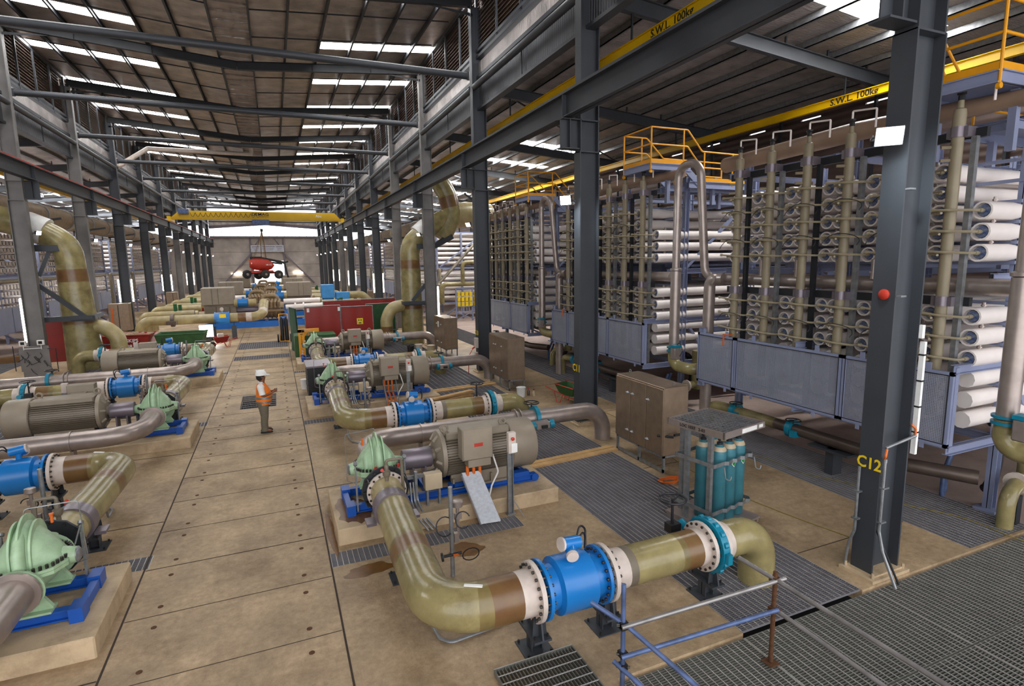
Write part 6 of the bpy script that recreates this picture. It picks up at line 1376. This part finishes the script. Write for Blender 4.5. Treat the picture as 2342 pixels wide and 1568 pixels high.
for x in (.0, 1.25): m.box(x-.15, x+.15, -.15, .15, 0, .9); m.prism([(-.3, .9), (.3, .9), (.25, 1.15), (-.25, 1.15)], x-.02, x+.02, 'X')
m.obj('pipe_stand', 'steel', t, smooth=False)
m = MB(); m.lathe([(-.1, .3), (-.1, .42), (.1, .42), (.1, .3)], (-2.3, 0, 1.45), (1, 0, 0), 20); m.bbox(-2.6, -2.0, -.6, -.3, 1.2, 1.45, .02); m.obj('valve', 'ssd', t)
t = thing('site_lamp', 'glaring white work lamp box on the floor ahead of the far pump sets', 'work lamp', (-4.3, 41.0, 0)); m = MB(); m.box(-.42, .35, -.05, .05, .35, 1.1); m.obj('lamp_panel', 'lampm', t, smooth=False); m = MB(); m.box(-.45, .38, .05, .1, .3, 1.15); m.box(-.3, .2, -.1, .2, 0, .35); m.obj('lamp_case', 'dark', t, smooth=False)
for i in range(4):
    y = 46.5+9*i
    for s1, nm in ((-1, 'left'), (1, 'right')):
        x0 = XC+s1*4.6; m = MB(); t = thing('grp_branch', 'olive fibreglass branch pipes beside the %s-hand columns, %s group' % (nm, ORD[i]), 'pipe', (x0, y, 0))
        for dy, z in ((0, 1.5), (2.2, 1.3), (4.2, 1.6)): m.tube(rnd([(0, dy, z), (s1*3.3, dy, z), (s1*3.3, dy, -.2)], .45), .25, 14)
        m.obj('pipe_body', 'oliveL', t); m = MB()
        for dy, z in ((0, 1.5), (2.2, 1.3)): m.tube([(s1*1.2, dy, z+.2), (s1*1.2, dy, z+.75)], .12, 8)
        m.obj('valve_actuator', mat('valve_green', '1E5A30', .5), t); m = MB(); m.bbox(*sorted((s1*.2, s1*1.5)), .8, 1.4, .9, 1.3, .03); m.tube([(s1*.2, 1.1, 1.3), (s1*1.6, 1.1, 1.4)], .1, 8); m.obj('red_valve_body', 'screen', t)
# cabinets between far left columns
for i, (x, y, h, lb) in enumerate(((-11.3, 48.6, 2.0, 'grey steel cabinet with an orange stripe left of the second far column'), (-10.3, 66, 2.0, 'grey steel cabinet beside the lit far left columns'), (8.2, 54.5, 2.0, 'beige cabinet between the far right columns'), (8.3, 71, 1.8, 'small beige cabinet deeper between the far right columns'))):
    t = thing('control_cabinet', lb, 'cabinet', (x, y, 0)); m = MB(); m.bbox(0, 1.3 if i == 0 else 1.0, 0, .8, .3, h+.3, .02); m.box(.1, .9, .1, .7, 0, .3); m.obj('cabinet_body', 'cabin', t, smooth=False); m = MB(); m.box(.6, .64, -.02, 0, .4, h+.2); m.obj('door_seam', 'dark', t)
    if i == 0: m = MB(); m.box(.18, .3, -.03, -.02, .6, 2.0); m.obj('orange_stripe', 'orange', t)
# skips
def skip(x, y, L_, W, h, mt, lb, rz=0):
    t = thing('waste_skip', lb, 'skip', (x, y, 0), rz); m = MB()
    a, c = L_/2, W/2; m.add([(-a*.8, -c*.85, .05), (a*.8, -c*.85, .05), (a*.8, c*.85, .05), (-a*.8, c*.85, .05), (-a, -c, h), (a, -c, h), (a, c, h), (-a, c, h), (-a*.95, -c*.94, h), (a*.95, -c*.94, h), (a*.95, c*.94, h), (-a*.95, c*.94, h), (-a*.78, -c*.8, .12), (a*.78, -c*.8, .12), (a*.78, c*.8, .12), (-a*.78, c*.8, .12)],
        [(0, 3, 2, 1), (0, 1, 5, 4), (1, 2, 6, 5), (2, 3, 7, 6), (3, 0, 4, 7), (4, 5, 9, 8), (5, 6, 10, 9), (6, 7, 11, 10), (7, 4, 8, 11), (8, 9, 13, 12), (9, 10, 14, 13), (10, 11, 15, 14), (11, 8, 12, 15), (12, 13, 14, 15)])
    m.tube([(-a, -c, h), (a, -c, h), (a, c, h), (-a, c, h)], .04, 6, closed=True); m.obj('skip_body', mt, t, smooth=False); return t
t = skip(-7.85, 37.6, 2.4, 1.6, 1.15, 'skipred', 'dark red waste skip full of rubble with a white phone number', -.12)
text('LANDSKIPS', .26, 'paper', (0, -.8, .85), (PI/2-.12, 0, 0), t); text('9247 8811', .28, 'paper', (0, -.765, .52), (PI/2-.12, 0, 0), t)
m = MB(); rr = random.Random(5)
for i in range(60): x, y = rr.uniform(-.95, .95), rr.uniform(-.6, .6); a = rr.uniform(.05, .16); m.cb((x, y, 1.02+rr.uniform(0, .15)), (a*2, a, a), Matrix.Translation((0, 0, 0)))
tag(m.obj('rubble', 'beige', smooth=False), 'loose rubble heaped in the red waste skip', 'rubble', kind='stuff').location = (-7.85, 37.6, 0)
t = skip(-5.2, 37.2, 2.5, 1.5, 1.1, 'dgreen', 'dark green waste skip beside the red one, behind the far left pump', -.05)
m = MB(); m.box(-1.3, 1.3, -.6, .6, 0, 2.9); t = tag(m.obj('welding_screen', 'screen', smooth=False), 'x', 'screen'); bpy.data.objects.remove(t)
t = thing('welding_screen', 'tall dark red screen panel between the galvanised left column and the big riser', 'welding screen', (-11.3, 35.0, 0)); m = MB(); m.box(0, 2.0, -.02, .02, .2, 2.5); m.obj('screen_sheet', 'screen', t, smooth=False); m = MB()
for x in (0, 2.0): m.tube([(x, 0, 0), (x, 0, 2.55)], .03, 6)
m.tube([(0, 0, 2.5), (2.0, 0, 2.5)], .03, 6); m.obj('screen_frame', 'galv', t)
# stacks of loose grating and planks on the left
for i in range(4): m = MB(); m.box(-12.4, -10.6, 23.2+.05*i, 24.5+.05*i, .04+.07*i, .09+.07*i); tag(m.obj('stacked_grating', 'galv' if i % 2 else 'grate', loc=(-11.5, 24, .04+.07*i), smooth=False), 'grating panel in the pile at the left edge of the picture, %s from the floor' % ORD[i].replace('nearest', 'first'), 'grating panel')
plank(-14.5, 37.0, -11.2, 38.2, 0, .5, .3, 'stack of old timber behind the galvanised left-hand column', 'woodd')
t = thing('duct_cover', 'grey folded sheet-metal cover behind the farthest left-hand motor', 'cover', (-6.6, 32.6, 0)); m = MB(); m.prism([(-1, .1), (-.6, .75), (.6, .85), (.9, .7), (.9, .1)], -.5, .5, 'Y'); m.obj('cover_body', 'galv', t, smooth=False)
